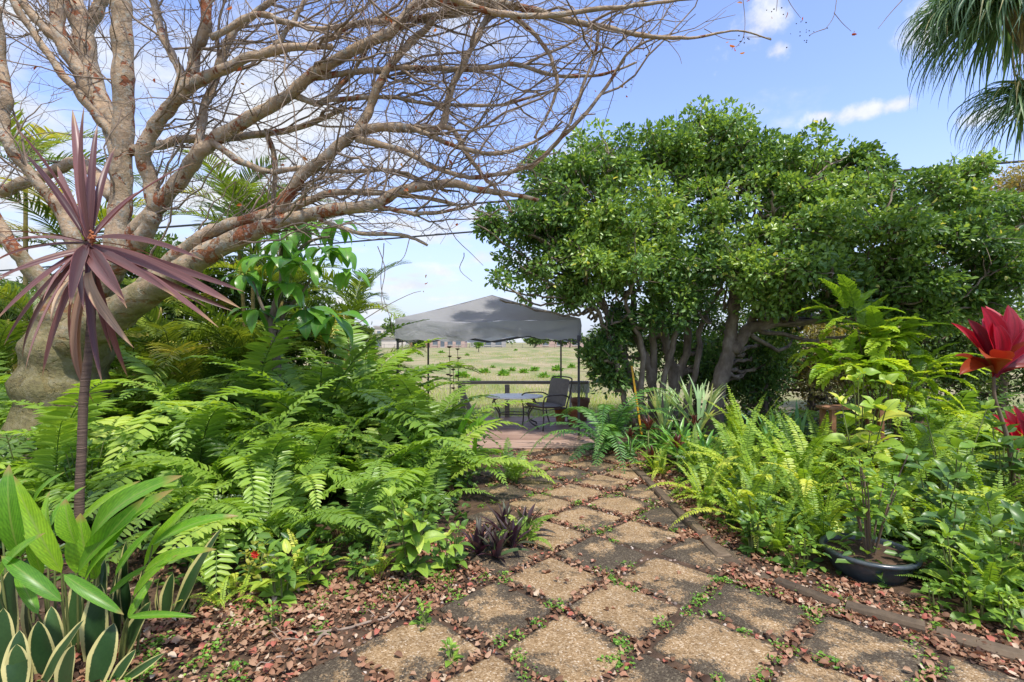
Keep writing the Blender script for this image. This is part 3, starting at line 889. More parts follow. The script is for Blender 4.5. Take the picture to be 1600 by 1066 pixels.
for side in range(4):
    g = G(); n, m = 18, 12
    V = []
    for i in range(m + 1):
        s = i / m
        for j in range(n + 1):
            t = -1 + 2 * j / n
            e = eave(t, side)
            p = e * (1 - s) + np.array([0, 0, PK]) * s
            hollow = -.055 * math.sin(math.pi * s) * (1 - t * t) - .015 * math.sin(math.pi * s)
            wr = .010 * math.sin(t * 7 + s * 9 + side) * math.sin(math.pi * s) + .007 * math.sin(t * 17 - s * 6) * (1 - s)
            dome = .045 * math.sin(math.pi * min(1, s * 1.0)) * (abs(t) > .98)
            V.append(p + np.array([0, 0, hollow + wr]))
    idx = np.arange((m + 1) * (n + 1)).reshape(m + 1, n + 1)
    q = np.stack([idx[:-1, :-1], idx[:-1, 1:], idx[1:, 1:], idx[1:, :-1]], -1).reshape(-1, 4)
    g.add(V, q)
    g.obj('roof_panel', M['cloth'], canopy)
    g = G(); V = []
    nn = 48
    rows = ((0, 0, 1.0), (.004, -.02, 1.004), (-.01, -.10, 1.012), (.0, -.19, 1.006), (0, -VAL, 1.012))
    for dz0, dz, sc in rows:
        for j in range(nn + 1):
            t = -1 + 2 * j / nn
            e = eave(t, side)
            f = abs(dz) / VAL
            wob = (.020 * math.sin(t * 9 + dz * 14 + side) + .012 * math.sin(t * 23 + side * 2)) * f
            hem = (-.022 * abs(math.sin(t * 6.1 + .6)) + .012 * math.sin(t * 31)) * (1 if dz == -VAL else 0)
            out = np.array([e[0] * (sc - 1), e[1] * (sc - 1), 0]) * 1.0
            nx = np.array([(0, -1), (1, 0), (0, 1), (-1, 0)][side])
            V.append(e + out + np.array([nx[0] * wob, nx[1] * wob, dz + hem + .03 * math.sin(t * 3.3 + 1 + side) * f * 1.2]))
    idx = np.arange(len(rows) * (nn + 1)).reshape(len(rows), nn + 1)
    q = np.stack([idx[:-1, :-1], idx[1:, :-1], idx[1:, 1:], idx[:-1, 1:]], -1).reshape(-1, 4)
    g.add(V, q)
    g.obj('valance', M['cloth'], canopy)
LEGS = [(-1, -1), (1, -1), (1, 1), (-1, 1)]
for i, (a, b) in enumerate(LEGS):
    x, y = a * (SH - .025), b * (SH - .025)
    g = G(); bar(g, (x, y, .0 if b > 0 else DZ), (x, y, EZ - .03), .036)
    lg = g.obj('leg', M['steel'], canopy, smooth=False)
    g = G(); box(g, (x, y, EZ - VAL - .03), (.06, .06, .09), bev=.004)
    g.obj('slider', M['steel'], lg, smooth=False)
    c, d = LEGS[(i + 1) % 4]
    x2, y2 = c * (SH - .03), d * (SH - .03)
    p, q2 = np.array([x, y, 0]), np.array([x2, y2, 0])
    for k in range(2):
        m0, m1, mm = p + (q2 - p) * (k * .5), p + (q2 - p) * (k * .5 + .5), 0
        zt, zb = EZ - .12, EZ - VAL - .10
        for (u0, u1) in ((zt, zb), (zb, zt)):
            g = G(); bar(g, m0 + np.array([0, 0, u0]), m1 + np.array([0, 0, u1]), .014, .022)
            g.obj('truss_bar', M['steel'], canopy, smooth=False)
for (a, b) in LEGS:
    g = G(); e0_ = np.array([a * SH, b * SH, EZ + .004])
    tubes(g, np.array([e0_ * (1 - s) + np.array([0, 0, PK + .004]) * s + np.array([0, 0, -.015 * math.sin(math.pi * s)]) for s in np.linspace(0, 1, 14)]), np.full(14, .007), 5)
    g.obj('hip_seam', M['cloth'], canopy)
g = G(); bar(g, (0, 0, EZ - .12), (0, 0, PK - .01), .03)
g.obj('centre_pole', M['steel'], canopy, smooth=False)

# ------------------------------------------------------------------ table, chair, pots on the deck
tb = thing('patio_table', (.04, 9.2, DZ), 'oval white patio table with dark scrolled legs beside grey chair', 'table')
g = G(); a = np.arange(40) / 40 * 2 * np.pi
V, rows = [], ((.95, .535), (1.0, .542), (1.0, .560), (.985, .566), (.5, .567), (.02, .567))
for s, z in rows:
    V.append(np.stack([.54 * s * np.cos(a), .40 * s * np.sin(a), np.full(40, z)], -1))
idx = np.arange(len(rows) * 40).reshape(len(rows), 40)
g.add(np.concatenate(V), np.stack([idx[:-1], np.roll(idx, -1, 1)[:-1], np.roll(idx, -1, 1)[1:], idx[1:]], -1).reshape(-1, 4))
g.obj('table_top', M['white'], tb)
for k, (sx, sy) in enumerate(((1, 1), (1, -1), (-1, 1), (-1, -1))):
    g = G()
    pts = np.array([(.30, .18, .535), (.37, .24, .50), (.385, .25, .45), (.33, .21, .36), (.27, .17, .25), (.28, .18, .12), (.37, .24, .055), (.41, .27, .035), (.43, .28, .0)])
    pts = catmull(pts, 20) * np.array([sx, sy, 1])
    tubes(g, pts, np.full(20, .0145), 6)
    g.obj('leg', M['bronze'], tb)
g = G(); t = np.linspace(0, 2 * np.pi, 30); tubes(g, np.stack([.28 * np.cos(t), .18 * np.sin(t), np.full(30, .24)], -1), np.full(30, .010), 5)
g.obj('stretcher_ring', M['bronze'], tb)

ch = thing('patio_chair', (.60, 9.10, DZ), 'bronze framed patio chair with taupe cushions facing the white table', 'chair', rz=math.atan2(-.60, -.80) - math.pi / 2)
ch.scale = (1.08, 1.08, 1.04)   # local +Y is the way it faces


def cushion(w, d, h, seed=0):
    g = G(); n = 10
    V = []
    for i in range(n + 1):
        for j in range(n + 1):
            u, v = -1 + 2 * i / n, -1 + 2 * j / n
            k = (1 - abs(u) ** 5) * (1 - abs(v) ** 5)
            x, y = u * w / 2 * (1 - .05 * v * v), v * d / 2 * (1 - .05 * u * u)
            V.append((x, y, h / 2 * k ** .45))
    top = np.array(V); bot = top * np.array([1, 1, -1])
    idx = np.arange((n + 1) ** 2).reshape(n + 1, n + 1)
    q = np.stack([idx[:-1, :-1], idx[1:, :-1], idx[1:, 1:], idx[:-1, 1:]], -1).reshape(-1, 4)
    g.add(top, q); g.add(bot, q[:, ::-1])
    return g


g = cushion(.50, .50, .085); sc_ = g.obj('seat_cushion', M['cushion'], ch); sc_.location = (0, .02, .385); sc_.rotation_euler = (R(4), 0, 0)
g = cushion(.49, .50, .08); bc = g.obj('back_cushion', M['cushion'], ch); bc.location = (0, -.30, .60); bc.rotation_euler = (R(102), 0, 0)
for s in (-1, 1):
    g = G()
    tubes(g, catmull([(s * .27, .27, 0), (s * .265, .25, .2), (s * .265, .26, .36), (s * .29, .27, .50), (s * .30, .22, .575), (s * .30, 0, .585), (s * .29, -.20, .57), (s * .27, -.30, .52)], 26), np.full(26, .0125), 6)
    g.obj('arm', M['bronze'], ch)
    g = G(); tubes(g, catmull([(s * .265, -.34, 0), (s * .265, -.27, .2), (s * .26, -.26, .36), (s * .26, -.34, .60), (s * .25, -.395, .84)], 20), np.full(20, .0125), 6)
    g.obj('rear_leg', M['bronze'], ch)
    g = G(); tubes(g, [(s * .265, .26, .345), (s * .262, -.26, .335)], [.011, .011], 6)
    g.obj('seat_rail', M['bronze'], ch)
g = G(); tubes(g, catmull([(-.25, -.395, .84), (-.15, -.40, .868), (.15, -.40, .868), (.25, -.395, .84)], 14), np.full(14, .0125), 6); g.obj('top_rail', M['bronze'], ch)
for yy, zz in ((.25, .345), (-.26, .335)):
    g = G(); tubes(g, [(-.265, yy, zz), (.265, yy, zz)], [.011, .011], 6); g.obj('cross_rail', M['bronze'], ch)


def flowerpot(name, loc, r, h, mat, label, cat='pot'):
    t = thing(name, loc, label, cat)
    g = G()
    lathe(g, [(.001, 0), (r * .68, 0), (r * .70, .01), (r * .92, h * .78), (r * .93, h * .80), (r * 1.0, h * .80), (r * 1.02, h * .82), (r * 1.02, h * .985), (r * 1.0, h), (r * .92, h), (r * .90, h * .98), (r * .86, h * .80)], 28)
    g.obj('body', mat, t)
    g = G(); lathe(g, [(r * .87, h * .86), (r * .6, h * .89), (.001, h * .9)], 20)
    g.obj('potting_soil', M['soil'], t)
    return t


def z_deck(px, py):
    p = GP(px, py, DZ)
    return (p[0], p[1], DZ)


flowerpot('terracotta_pot', (1.15, 9.35, DZ), .135, .30, M['terracotta'], 'bright orange terracotta pot standing foremost behind the chair', 'pot')
flowerpot('terracotta_pot', (.95, 9.75, DZ), .12, .27, M['terracotta'], 'dark red pot half hidden behind the chair seat', 'pot')
bp_ = flowerpot('plastic_pot', (1.36, 9.9, DZ), .185, .44, M['brown_pot'], 'tall brown plastic pot with dry grass between orange pot and fern', 'pot')
g = G()
tp = blade(1.0, .03, 7, 86, 50)
for k in range(16):
    d = R(rng.uniform(0, 360))
    fr = np.array(Matrix.Rotation(d, 3, 'Z') @ Matrix.Rotation(R(rng.uniform(-14, 6)), 3, 'X'))[None]
    scatter(g, tp, [(rng.normal(0, .05), rng.normal(0, .05), .38)], fr, [rng.uniform(.3, .62)], [rng.uniform(.3, 1)])
tag(g.obj('grass_tuft', M['grass'], bp_), kind='stuff')
wb = thing('slatted_box', (1.42, 10.62, 0), 'small white slatted planter box behind the tall brown pot', 'planter')
for k in range(7):
    g = G(); box(g, (0, 0, 0), (.036, .016, .26), bev=.003); g.obj('slat', M['white'], wb, smooth=False).location = (-.18 + k * .06, -.14, .66)
for zz in (.56, .76):
    g = G(); box(g, (0, 0, 0), (.44, .014, .035), bev=.003); g.obj('band', M['white'], wb, smooth=False).location = (0, -.12, zz)
g = G(); box(g, (0, 0, 0), (.44, .22, .20), bev=.004); g.obj('tray', M['white'], wb, smooth=False).location = (0, 0, .66)
for sx in (-1, 1):
    g = G(); box(g, (0, 0, 0), (.05, .05, .56), bev=.004); g.obj('leg', M['white'], wb, smooth=False).location = (sx * .17, 0, .28)

# ------------------------------------------------------------------ far side of the field
def far_house(name, x0, x1, ytop, Y, mat, label, wins=(), roofh=.5, depth=9.0, flat=True):
    p0, p1 = P(x0, ytop, Y), P(x1, ytop, Y)
    h = p0[2]; w = p1[0] - p0[0]
    t = thing(name, ((p0[0] + p1[0]) / 2, Y + depth / 2, 0), label, 'building')
    g = G(); box(g, (0, 0, h / 2), (w, depth, h)); g.obj('wall', mat, t, smooth=False)
    g = G(); box(g, (0, 0, h + roofh / 2 - .02), (w + .8, depth + .8, roofh)); g.obj('roof', M['roof_far'], t, smooth=False)
    for (u, ww, z0, z1) in wins:
        g = G(); box(g, (0, 0, 0), (ww, .12, z1 - z0))
        wo = g.obj('window', M['glass_far'], t, smooth=False); wo.location = (-w / 2 + u * w, -depth / 2 - .04, (z0 + z1) / 2)
        g = G(); box(g, (0, 0, 0), (ww + .3, .16, .18)); fo = g.obj('sill', M['stucco_cream'], wo, smooth=False); fo.location = (0, -.03, -(z1 - z0) / 2 - .09)
    return t


far_house('low_building', 470, 634, 529, 150, M['stucco_cream'], 'long low cream building across the field at the left canopy leg', [(.2, 2, .9, 2.2), (.45, 2, .9, 2.2), (.72, 3.0, .3, 2.4)])
far_house('low_building', 640, 668, 528, 156, M['brick_far'], 'small orange brick building across the field between the left canopy legs', [(.3, 1.4, .8, 2.2), (.75, 1.2, .8, 2.2)])
far_house('low_building', 672, 726, 528, 152, M['stucco_pink'], 'long low pink building across the field right of the far canopy leg', [(.15, 1.5, .8, 2.2), (.36, 1.2, .2, 2.2), (.58, 1.5, .8, 2.2), (.82, 1.5, .8, 2.2)])
far_house('tall_building', 585, 622, 512, 210, M['stucco_cream'], 'pale two storey building rising behind the far low roofs', [(.2, 1.6, 2, 3.6), (.5, 1.6, 2, 3.6), (.8, 1.6, 2, 3.6), (.2, 1.6, 5, 6.4), (.5, 1.6, 5, 6.4), (.8, 1.6, 5, 6.4)], roofh=.8)
far_house('low_building', 735, 790, 530, 165, M['roof_far'], 'long low grey building across the field behind the table', [(.2, 2, .6, 2.0), (.5, 2, .6, 2.0), (.8, 2, .6, 2.0)])
far_house('low_building', 838, 960, 529, 170, M['stucco_pink'], 'long tan building across the field at the right canopy legs', [(.12, 2, .6, 2.0), (.3, 2, .6, 2.0), (.5, 2, .6, 2.0)])

fence = thing('field_fence', (0, 140, 0), 'thin dark chain fence along the far edge of the field', 'fence')
for zz in (.05, .55, 1.0):
    g = G(); bar(g, (-70, 0, zz), (60, 0, zz), .05); g.obj('fence_rail', M['dark_far'], fence, smooth=False)
gp = G(); bar(gp, (0, 0, 0), (0, 0, 1.1), .08)
gm = gp.mesh('post', M['dark_far'], smooth=False)
for k in range(44):
    link('post', gm, fence, (-69 + k * 3, 0, 0))

# cables crossing the sky
for (a, b, rr, lab) in (((546, 333, 15), (1640, 249, 13), (.032), 'thick upper cable strung across the sky behind the trees'),
                        ((560, 377, 15.5), (1640, 288, 13.5), (.026), 'lower thinner cable strung across the sky behind the trees')):
    p, q = P(*a), P(*b)
    d = (q - p)
    pts = np.array([p + d * t + np.array([0, 0, -.0 * t]) for t in np.linspace(-1.6, 2.2, 40)])
    g = G(); tubes(g, pts, np.full(40, rr), 6)
    tag(g.obj('overhead_cable', M['wire']), lab, 'cable', 'overhead cables')

# ------------------------------------------------------------------ crape myrtle: bare spreading tree
LIMBS = [
    [(92, 770, 5.6, 86), (94, 690, 5.6, 66), (98, 620, 5.6, 58), (106, 560, 5.6, 56), (116, 505, 5.6, 50), (128, 460, 5.6, 40), (140, 430, 5.6, 30)],
    [(122, 520, 5.6, 40), (155, 450, 5.6, 27), (178, 392, 5.6, 20), (188, 330, 5.6, 18), (191, 250, 5.55, 17), (193, 150, 5.5, 17), (190, 60, 5.45, 17), (186, -20, 5.4, 16), (176, -130, 5.3, 14), (200, -280, 5.2, 10)],
    [(190, 262, 5.58, 14), (182, 225, 5.6, 16), (168, 185, 5.65, 19), (149, 150, 5.7, 19), (133, 84, 5.75, 18), (124, 28, 5.8, 17), (108, -30, 5.85, 15), (90, -140, 5.9, 11)],
    [(131, 60, 5.78, 11), (148, 22, 5.8, 11), (166, -12, 5.8, 10), (205, -90, 5.7, 8)],
    [(172, 195, 5.65, 12), (146, 155, 5.6, 13), (121, 107, 5.55, 12), (95, 60, 5.5, 12), (88, 0, 5.5, 12), (78, -100, 5.4, 9)],
    [(98, 72, 5.5, 9), (76, 50, 5.45, 8), (40, 10, 5.4, 8), (5, -40, 5.3, 6)],
    [(186, 222, 5.55, 8), (150, 178, 5.5, 8), (113, 135, 5.4, 7), (65, 70, 5.3, 6), (20, 0, 5.2, 6), (-15, -60, 5.1, 5)],
    [(112, 500, 5.6, 30), (75, 450, 5.5, 17), (28, 398, 5.4, 12), (5, 360, 5.4, 11), (-40, 290, 5.3, 10), (-80, 180, 5.2, 8)],
    [(140, 440, 5.5, 16), (102, 345, 5.4, 11), (70, 298, 5.3, 9), (40, 262, 5.2, 8), (14, 230, 5.1, 9), (6, 190, 5.1, 9), (11, 150, 5.1, 9), (2, 90, 5.1, 8), (-6, 10, 5.0, 7)],
    [(180, 310, 5.65, 14), (140, 264, 5.75, 11), (112, 255, 5.8, 10), (85, 267, 5.8, 10), (40, 285, 5.85, 10), (0, 300, 5.9, 11), (-50, 312, 5.9, 9)],
    [(116, 540, 5.5, 50), (150, 510, 5.4, 38), (185, 488, 5.3, 30), (225, 460, 5.2, 26), (281, 426, 5.1, 23), (324, 398, 5.0, 20), (394, 364, 4.9, 16), (440, 347, 4.85, 13), (512, 329, 4.8, 12), (583, 321, 4.75, 10), (625, 298, 4.7, 9), (695, 286, 4.7, 8), (752, 297, 4.7, 6), (800, 305, 4.7, 4.5), (842, 312, 4.7, 3)],
    [(215, 458, 5.2, 16), (270, 407, 5.1, 14), (318, 370, 5.0, 13), (350, 354, 4.95, 11), (400, 340, 4.9, 10), (448, 327, 4.9, 8), (504, 305, 4.85, 6.5), (569, 300, 4.8, 5.5), (650, 308, 4.8, 4), (720, 322, 4.8, 3)],
    [(400, 362, 4.9, 13), (425, 338, 4.88, 13), (456, 295, 4.85, 11), (512, 242, 4.8, 10), (569, 203, 4.8, 9), (639, 199, 4.7, 8), (690, 197, 4.7, 7), (704, 141, 4.7, 6), (735, 80, 4.6, 5.5), (766, 17, 4.6, 5), (790, -40, 4.5, 4)],
    [(555, 215, 4.8, 8.5), (575, 175, 4.8, 8), (591, 132, 4.75, 7.5), (620, 90, 4.7, 6.5), (653, 56, 4.7, 6), (695, 17, 4.6, 5.5), (725, -25, 4.6, 4)],
    [(690, 197, 4.7, 6), (710, 205, 4.7, 5), (732, 245, 4.7, 4.5), (752, 272, 4.7, 4), (774, 296, 4.7, 3.5), (800, 332, 4.7, 2)],
    [(150, 450, 5.5, 24), (190, 402, 5.5, 18), (211, 364, 5.4, 16), (253, 316, 5.3, 14), (285, 275, 5.2, 13), (310, 240, 5.1, 13), (338, 217, 5.1, 12), (400, 180, 5.0, 11), (450, 148, 4.9, 10.5), (493, 113, 4.8, 10), (569, 70, 4.7, 9.5), (614, 48, 4.65, 9), (648, 8, 4.6, 8.5), (710, 3, 4.55, 8), (794, 8, 4.5, 7), (870, 25, 4.4, 6), (935, 42, 4.35, 5), (1011, 56, 4.3, 4), (1080, 60, 4.2, 2.6), (1150, 48, 4.2, 1.6), (1205, 62, 4.2, 1.2)],
    [(180, 420, 5.5, 16), (212, 385, 5.4, 15), (238, 340, 5.3, 14), (236, 290, 5.3, 13), (225, 240, 5.2, 13), (243, 197, 5.15, 12), (270, 163, 5.1, 12), (304, 130, 5.0, 11), (352, 107, 4.9, 9), (400, 86, 4.85, 8), (470, 73, 4.8, 7), (518, 73, 4.8, 5)],
    [(290, 140, 5.0, 11), (303, 110, 5.0, 10), (305, 80, 5.0, 10), (322, 47, 4.95, 9.5), (322, 0, 4.9, 9), (312, -70, 4.8, 8)],
    [(195, 236, 5.6, 10), (253, 228, 5.5, 8.5), (281, 219, 5.5, 8), (366, 214, 5.4, 7), (420, 208, 5.3, 6), (480, 196, 5.2, 5), (540, 168, 5.1, 4)],
    [(308, 240, 5.1, 8), (318, 180, 5.15, 7.5), (332, 135, 5.2, 7), (346, 96, 5.2, 7), (366, 50, 5.2, 6.5), (400, 20, 5.2, 6), (455, -25, 5.1, 5)],
    [(262, 175, 5.12, 8), (284, 121, 5.15, 7.5), (270, 90, 5.2, 7), (253, 50, 5.2, 7), (239, 0, 5.2, 7), (228, -60, 5.2, 6)],
    [(392, 186, 5.0, 7), (450, 150, 4.95, 6), (493, 161, 4.9, 5.5), (515, 154, 4.9, 5), (535, 130, 4.9, 4.5), (552, 113, 4.9, 4), (572, 78, 4.85, 3)],
    [(505, 158, 4.9, 4.5), (597, 151, 4.8, 4), (639, 156, 4.8, 3.6), (720, 166, 4.75, 3.2), (800, 160, 4.7, 2.6), (875, 138, 4.6, 2)],
    [(478, 124, 4.85, 6), (555, 113, 4.8, 5.5), (625, 107, 4.75, 4.8), (735, 109, 4.7, 4.4), (800, 101, 4.65, 4), (862, 117, 4.6, 3.5), (935, 117, 4.55, 2.6), (995, 98, 4.5, 1.8)],
    [(556, 218, 4.8, 7), (625, 234, 4.75, 5.5), (681, 262, 4.7, 4.8), (738, 277, 4.7, 4.2), (800, 267, 4.65, 3.8), (834, 256, 4.6, 4), (884, 208, 4.55, 4), (918, 175, 4.5, 3.5), (958, 118, 4.5, 3), (983, 82, 4.4, 2.5), (1031, 56, 4.4, 1.8)],
    [(490, 336, 4.82, 4.5), (555, 364, 4.8, 4), (625, 367, 4.8, 3.6), (667, 384, 4.8, 2.4)],
    [(588, 322, 4.75, 5), (634, 331, 4.7, 4.4), (681, 333, 4.7, 3.6), (745, 320, 4.7, 2)],
    [(330, 60, 4.9, 6), (400, 22, 4.9, 5.5), (440, 32, 4.85, 5), (500, 46, 4.8, 4.6), (560, 36, 4.8, 4), (640, 28, 4.7, 3.5), (740, 12, 4.6, 3)],
    [(500, 66, 4.8, 5), (521, 58, 4.8, 5), (555, 37, 4.8, 4.6), (610, 32, 4.75, 4), (690, 27, 4.7, 3.6), (760, 10, 4.6, 3)],
    [(418, 210, 5.3, 5), (430, 260, 5.3, 5), (425, 320, 5.3, 4)],
    [(400, 90, 4.85, 5), (440, 60, 4.9, 4.5), (470, 10, 4.9, 4), (490, -40, 4.9, 3)],
    [(330, 220, 5.1, 7), (372, 250, 5.0, 6), (420, 268, 5.0, 5), (470, 262, 4.9, 4.5), (540, 268, 4.85, 4), (620, 268, 4.8, 3.5), (700, 300, 4.8, 2.5)],
    [(640, 198, 4.7, 5), (700, 225, 4.65, 4.4), (770, 240, 4.6, 4), (830, 225, 4.6, 3), (880, 190, 4.5, 2.2)],
    [(770, 6, 4.5, 5), (840, 60, 4.5, 4), (870, 118, 4.5, 3.4), (860, 170, 4.5, 2.6), (835, 215, 4.5, 2)],
    [(935, 42, 4.35, 3.5), (928, 90, 4.4, 3), (905, 150, 4.4, 2.6), (888, 200, 4.4, 2)],
    [(190, -170, 5.25, 13), (300, -110, 4.6, 10.5), (430, -60, 3.95, 8), (560, -25, 3.9, 7), (680, -10, 3.9, 6.5), (800, 25, 3.9, 5.5), (900, 18, 3.9, 4.5), (1000, 8, 3.9, 3.4), (1100, -4, 3.9, 2)],
]
tree = thing('crape_myrtle_tree', P(84, 766, 5.6), 'bare crape myrtle with peeling tan and rust bark spreading over left bed', 'tree')
tree.location.z = 0
T0 = np.array(tree.location)
gl = G()
limb_pts = []
for k, L in enumerate(LIMBS):
    L = np.array(L, float)
    pts = np.array([P(a, b, c) for a, b, c, _ in L])
    rad = L[:, 3] * L[:, 2] / F * (1.0 if k == 0 else .85)
    n = 6 * len(L) if k else 30
    cp = catmull(pts, n)
    cr = np.interp(np.linspace(0, len(L) - 1, n), np.arange(len(L)), rad)
    # knuckles and slight crookedness
    wob = rng.normal(0, 1, (n, 3)); wob = (wob + np.roll(wob, 1, 0) + np.roll(wob, 2, 0)) / 3
    cp = cp + wob * np.minimum(cr, .02)[:, None] * .45
    cr = cr * (1 + .07 * np.sin(np.arange(n) * 1.3 + k) + rng.normal(0, .03, n))
    m = 16 if cr.max() > .09 else 9
    g = G()
    tubes(g, cp - T0, cr, m, .5)
    if k == 0:
        V = g.V[0]
        a = np.arctan2(V[:, 1], V[:, 0] - .1)
        V += np.stack([np.cos(a), np.sin(a), 0 * a], -1) * (.022 * np.sin(a * 5 + V[:, 2] * 1.6) + .02 * np.sin(a * 3 - V[:, 2] * 2.3 + 1))[:, None]
    g.obj('trunk' if k == 0 else 'limb', M['bark'], tree)
    limb_pts.append((cp, cr))


def outline_x(py):
    return np.interp(py, [-300, 0, 60, 120, 180, 250, 300, 350, 385, 400], [1180, 1150, 1040, 985, 930, 860, 835, 790, 700, 300])


def sprout(parents, n, l0, l1, r_scale, npts, spread, bias, wig=.10, weight=None, flat=1.0, grav=0.0):
    """grow n branches from a list of (points, radii)"""
    out = []
    w = np.array([len(p[0]) for p in parents], float) if weight is None else weight
    w = w / w.sum()
    tries = 0
    while len(out) < n and tries < n * 6:
        tries += 1
        i = rng.choice(len(parents), p=w)
        cp, cr = parents[i]
        u = rng.uniform(.12, 1.0) * (len(cp) - 1.001)
        j = int(u); f = u - j
        p = cp[j] * (1 - f) + cp[j + 1] * f
        r = cr[j]
        t = nrm(cp[j + 1] - cp[j])
        d = nrm(t * .85 + rng.normal(0, spread, 3) * np.array([1, flat, 1]) + bias)
        L = rng.uniform(l0, l1)
        s = np.linspace(0, 1, npts)[:, None]
        bend = rng.normal(0, .22, 3) + np.array([.0, 0, grav])
        wv = np.cumsum(rng.normal(0, wig, (npts, 3)), 0) * L / npts
        wv[0] = 0
        q = p + d * s * L + bend * s ** 2 * L + wv
        ex, ey = pxpy(q[-1])
        if ex > outline_x(ey) + rng.normal(0, 30) or ey > 400 + rng.normal(0, 18) or q[-1][1] < 3.0 or (ex < 330 and ey > 330):
            continue
        r0 = min(r * .7, r_scale * rng.uniform(.7, 1.2))
        out.append((q, np.linspace(r0, r0 * .38, npts)))
    return out


def grow(parents, *a, **k):
    o = sprout(parents, *a, **k)
    return o, np.array([q for q, _ in o]), np.array([r for _, r in o])


src = [(c, r) for (c, r) in limb_pts[10:]]
mid1, p1, r1 = grow(src, 190, .6, 1.6, .012, 9, .42, np.array([.35, -.05, .10]), wig=.22)
left1, pl, rl = grow(limb_pts[1:10], 60, .5, 1.3, .011, 9, .6, np.array([.05, -.1, .25]), wig=.16)
mid2, p2, r2 = grow(mid1 + src + left1, 760, .35, .95, .0058, 7, .62, np.array([.22, 0, .06]), wig=.28)
mid3, p3, r3 = grow(mid2 + mid1 + left1, 2700, .15, .55, .0032, 5, .72, np.array([.14, 0, .05]), wig=.28)
mid4, p4, r4 = grow(mid3, 2400, .06, .20, .0021, 3, .7, np.array([.15, 0, .1]), wig=.2)
g = G()
for pp, rr, m in ((p1, r1, 6), (pl, rl, 6), (p2, r2, 5), (p3, r3, 4), (p4, r4, 3)):
    tubes(g, pp - T0, rr, m, rng.uniform(0, 1, len(pp)), cap=False)
# long hanging dead twigs and vines
hang = []
for px, y0, y1, dep in ((428, -20, 250, 4.6), (432, 250, 320, 4.6), (566, 0, 110, 4.5), (578, 0, 100, 4.5), (512, 150, 330, 4.7), (345, 130, 300, 4.8), (600, 380, 520, 5.0), (725, 395, 440, 4.9), (672, 220, 320, 4.6), (512, -10, 60, 4.5), (350, 60, 160, 4.7)):
    s = np.linspace(0, 1, 9)
    pts = np.array([P(px + 14 * math.sin(a * 5 + px) * a, y0 + (y1 - y0) * a, dep) for a in s])
    hang.append(pts)
for L in ([(590, 385), (602, 420), (597, 450), (598, 480), (620, 495)], [(560, 505), (600, 480), (640, 460), (658, 455)], [(690, 330), (710, 370), (735, 395), (755, 415)], [(640, 372), (632, 400), (620, 412)], [(1160, -10), (1164, 30), (1163, 55)], [(1308, -10), (1303, 25), (1290, 45)], [(1410, 0), (1390, 22), (1372, 45)], [(1040, 60), (1060, 85), (1065, 100)], [(1226, -12), (1236, 8), (1251, 28)], [(1303, 20), (1316, 36), (1330, 49)], [(1290, 45), (1275, 50), (1265, 55)], [(1163, 50), (1160, 62), (1150, 74)], [(1205, 60), (1190, 58), (1165, 58)], [(960, 118), (972, 128), (980, 138)], [(1215, -10), (1214, 8), (1213, 18)], [(1100, 45), (1130, 60), (1150, 62)]):
    hang.append(catmull([P(a, b, 4.6) for a, b in L], 9))
hang = np.array(hang)
tubes(g, hang - T0, np.tile(np.linspace(.0045, .0022, 9), (len(hang), 1)), 4, .5, cap=False)
tag(g.obj('twigs', M['twig'], tree), kind='stuff')
# seed capsules and a few last leaves
g = G()
ends = p4[rng.choice(len(p4), 260, replace=False), -1]
oct_ = (np.array([[1, 0, 0], [-1, 0, 0], [0, 1, 0], [0, -1, 0], [0, 0, 1], [0, 0, -1]], float), np.zeros((0, 4), int),
        np.array([[0, 2, 4], [2, 1, 4], [1, 3, 4], [3, 0, 4], [2, 0, 5], [1, 2, 5], [3, 1, 5], [0, 3, 5]]), np.zeros((6, 2)))
cl = []
for (px, py, n, sp) in ((1165, 58, 12, 8), (1265, 55, 10, 9), (1258, 65, 3, 20), (1213, 15, 6, 10), (980, 137, 6, 10), (1251, 34, 4, 6)):
    for _ in range(n):
        cl.append(P(px + rng.normal(0, sp), py + rng.normal(0, sp * .6), 4.6))
cl = np.concatenate([np.array(cl), ends])
scatter(g, oct_, cl - T0, frames(rnd_dirs(len(cl)), rnd_dirs(len(cl))), rng.uniform(.005, .009, len(cl)), .5)
tag(g.obj('seed_capsules', M['berry'], tree), kind='stuff')
g = G()
lv = [P(a + rng.normal(0, 4), b + rng.normal(0, 4), 4.55) for a, b in ((1148, 72), (1155, 76), (1162, 78), (1150, 80), (1143, 68), (1328, 49), (1335, 50), (1251, 28), (1153, 3), (1160, 6), (1002, 80), (970, 133), (977, 140), (1216, 24), (1225, 22), (840, 80), (842, 90), (855, 165), (601, 10), (614, 20), (606, 28), (660, 175), (654, 170), (700, 255), (663, 438), (671, 434), (662, 455))]
lv = np.concatenate([np.array(lv), p4[rng.choice(len(p4), 90, replace=False), -1]])
scatter(g, leaf_tpl(.5, .2, .2), lv - T0, frames(rnd_dirs(len(lv), -.9, .2), rnd_dirs(len(lv))), rng.uniform(.03, .06, len(lv)), rng.uniform(0, 1, len(lv)))
tag(g.obj('last_leaves', M['autumn'], tree), kind='stuff')

# ------------------------------------------------------------------ leafy trees: trunks, limbs and lobed crowns


def fbm3(p, f, seed=0):
    r = np.random.default_rng(seed)
    s = np.zeros(len(p))
    for k in range(5):
        d = nrm(r.normal(0, 1, 3)) * f * (1 + .6 * k); ph = r.uniform(0, 6.28)
        e = nrm(r.normal(0, 1, 3)) * f * (1 + .6 * k); ph2 = r.uniform(0, 6.28)
        s += np.sin(p @ d + ph) * np.sin(p @ e + ph2) / (1 + .35 * k)
    return s


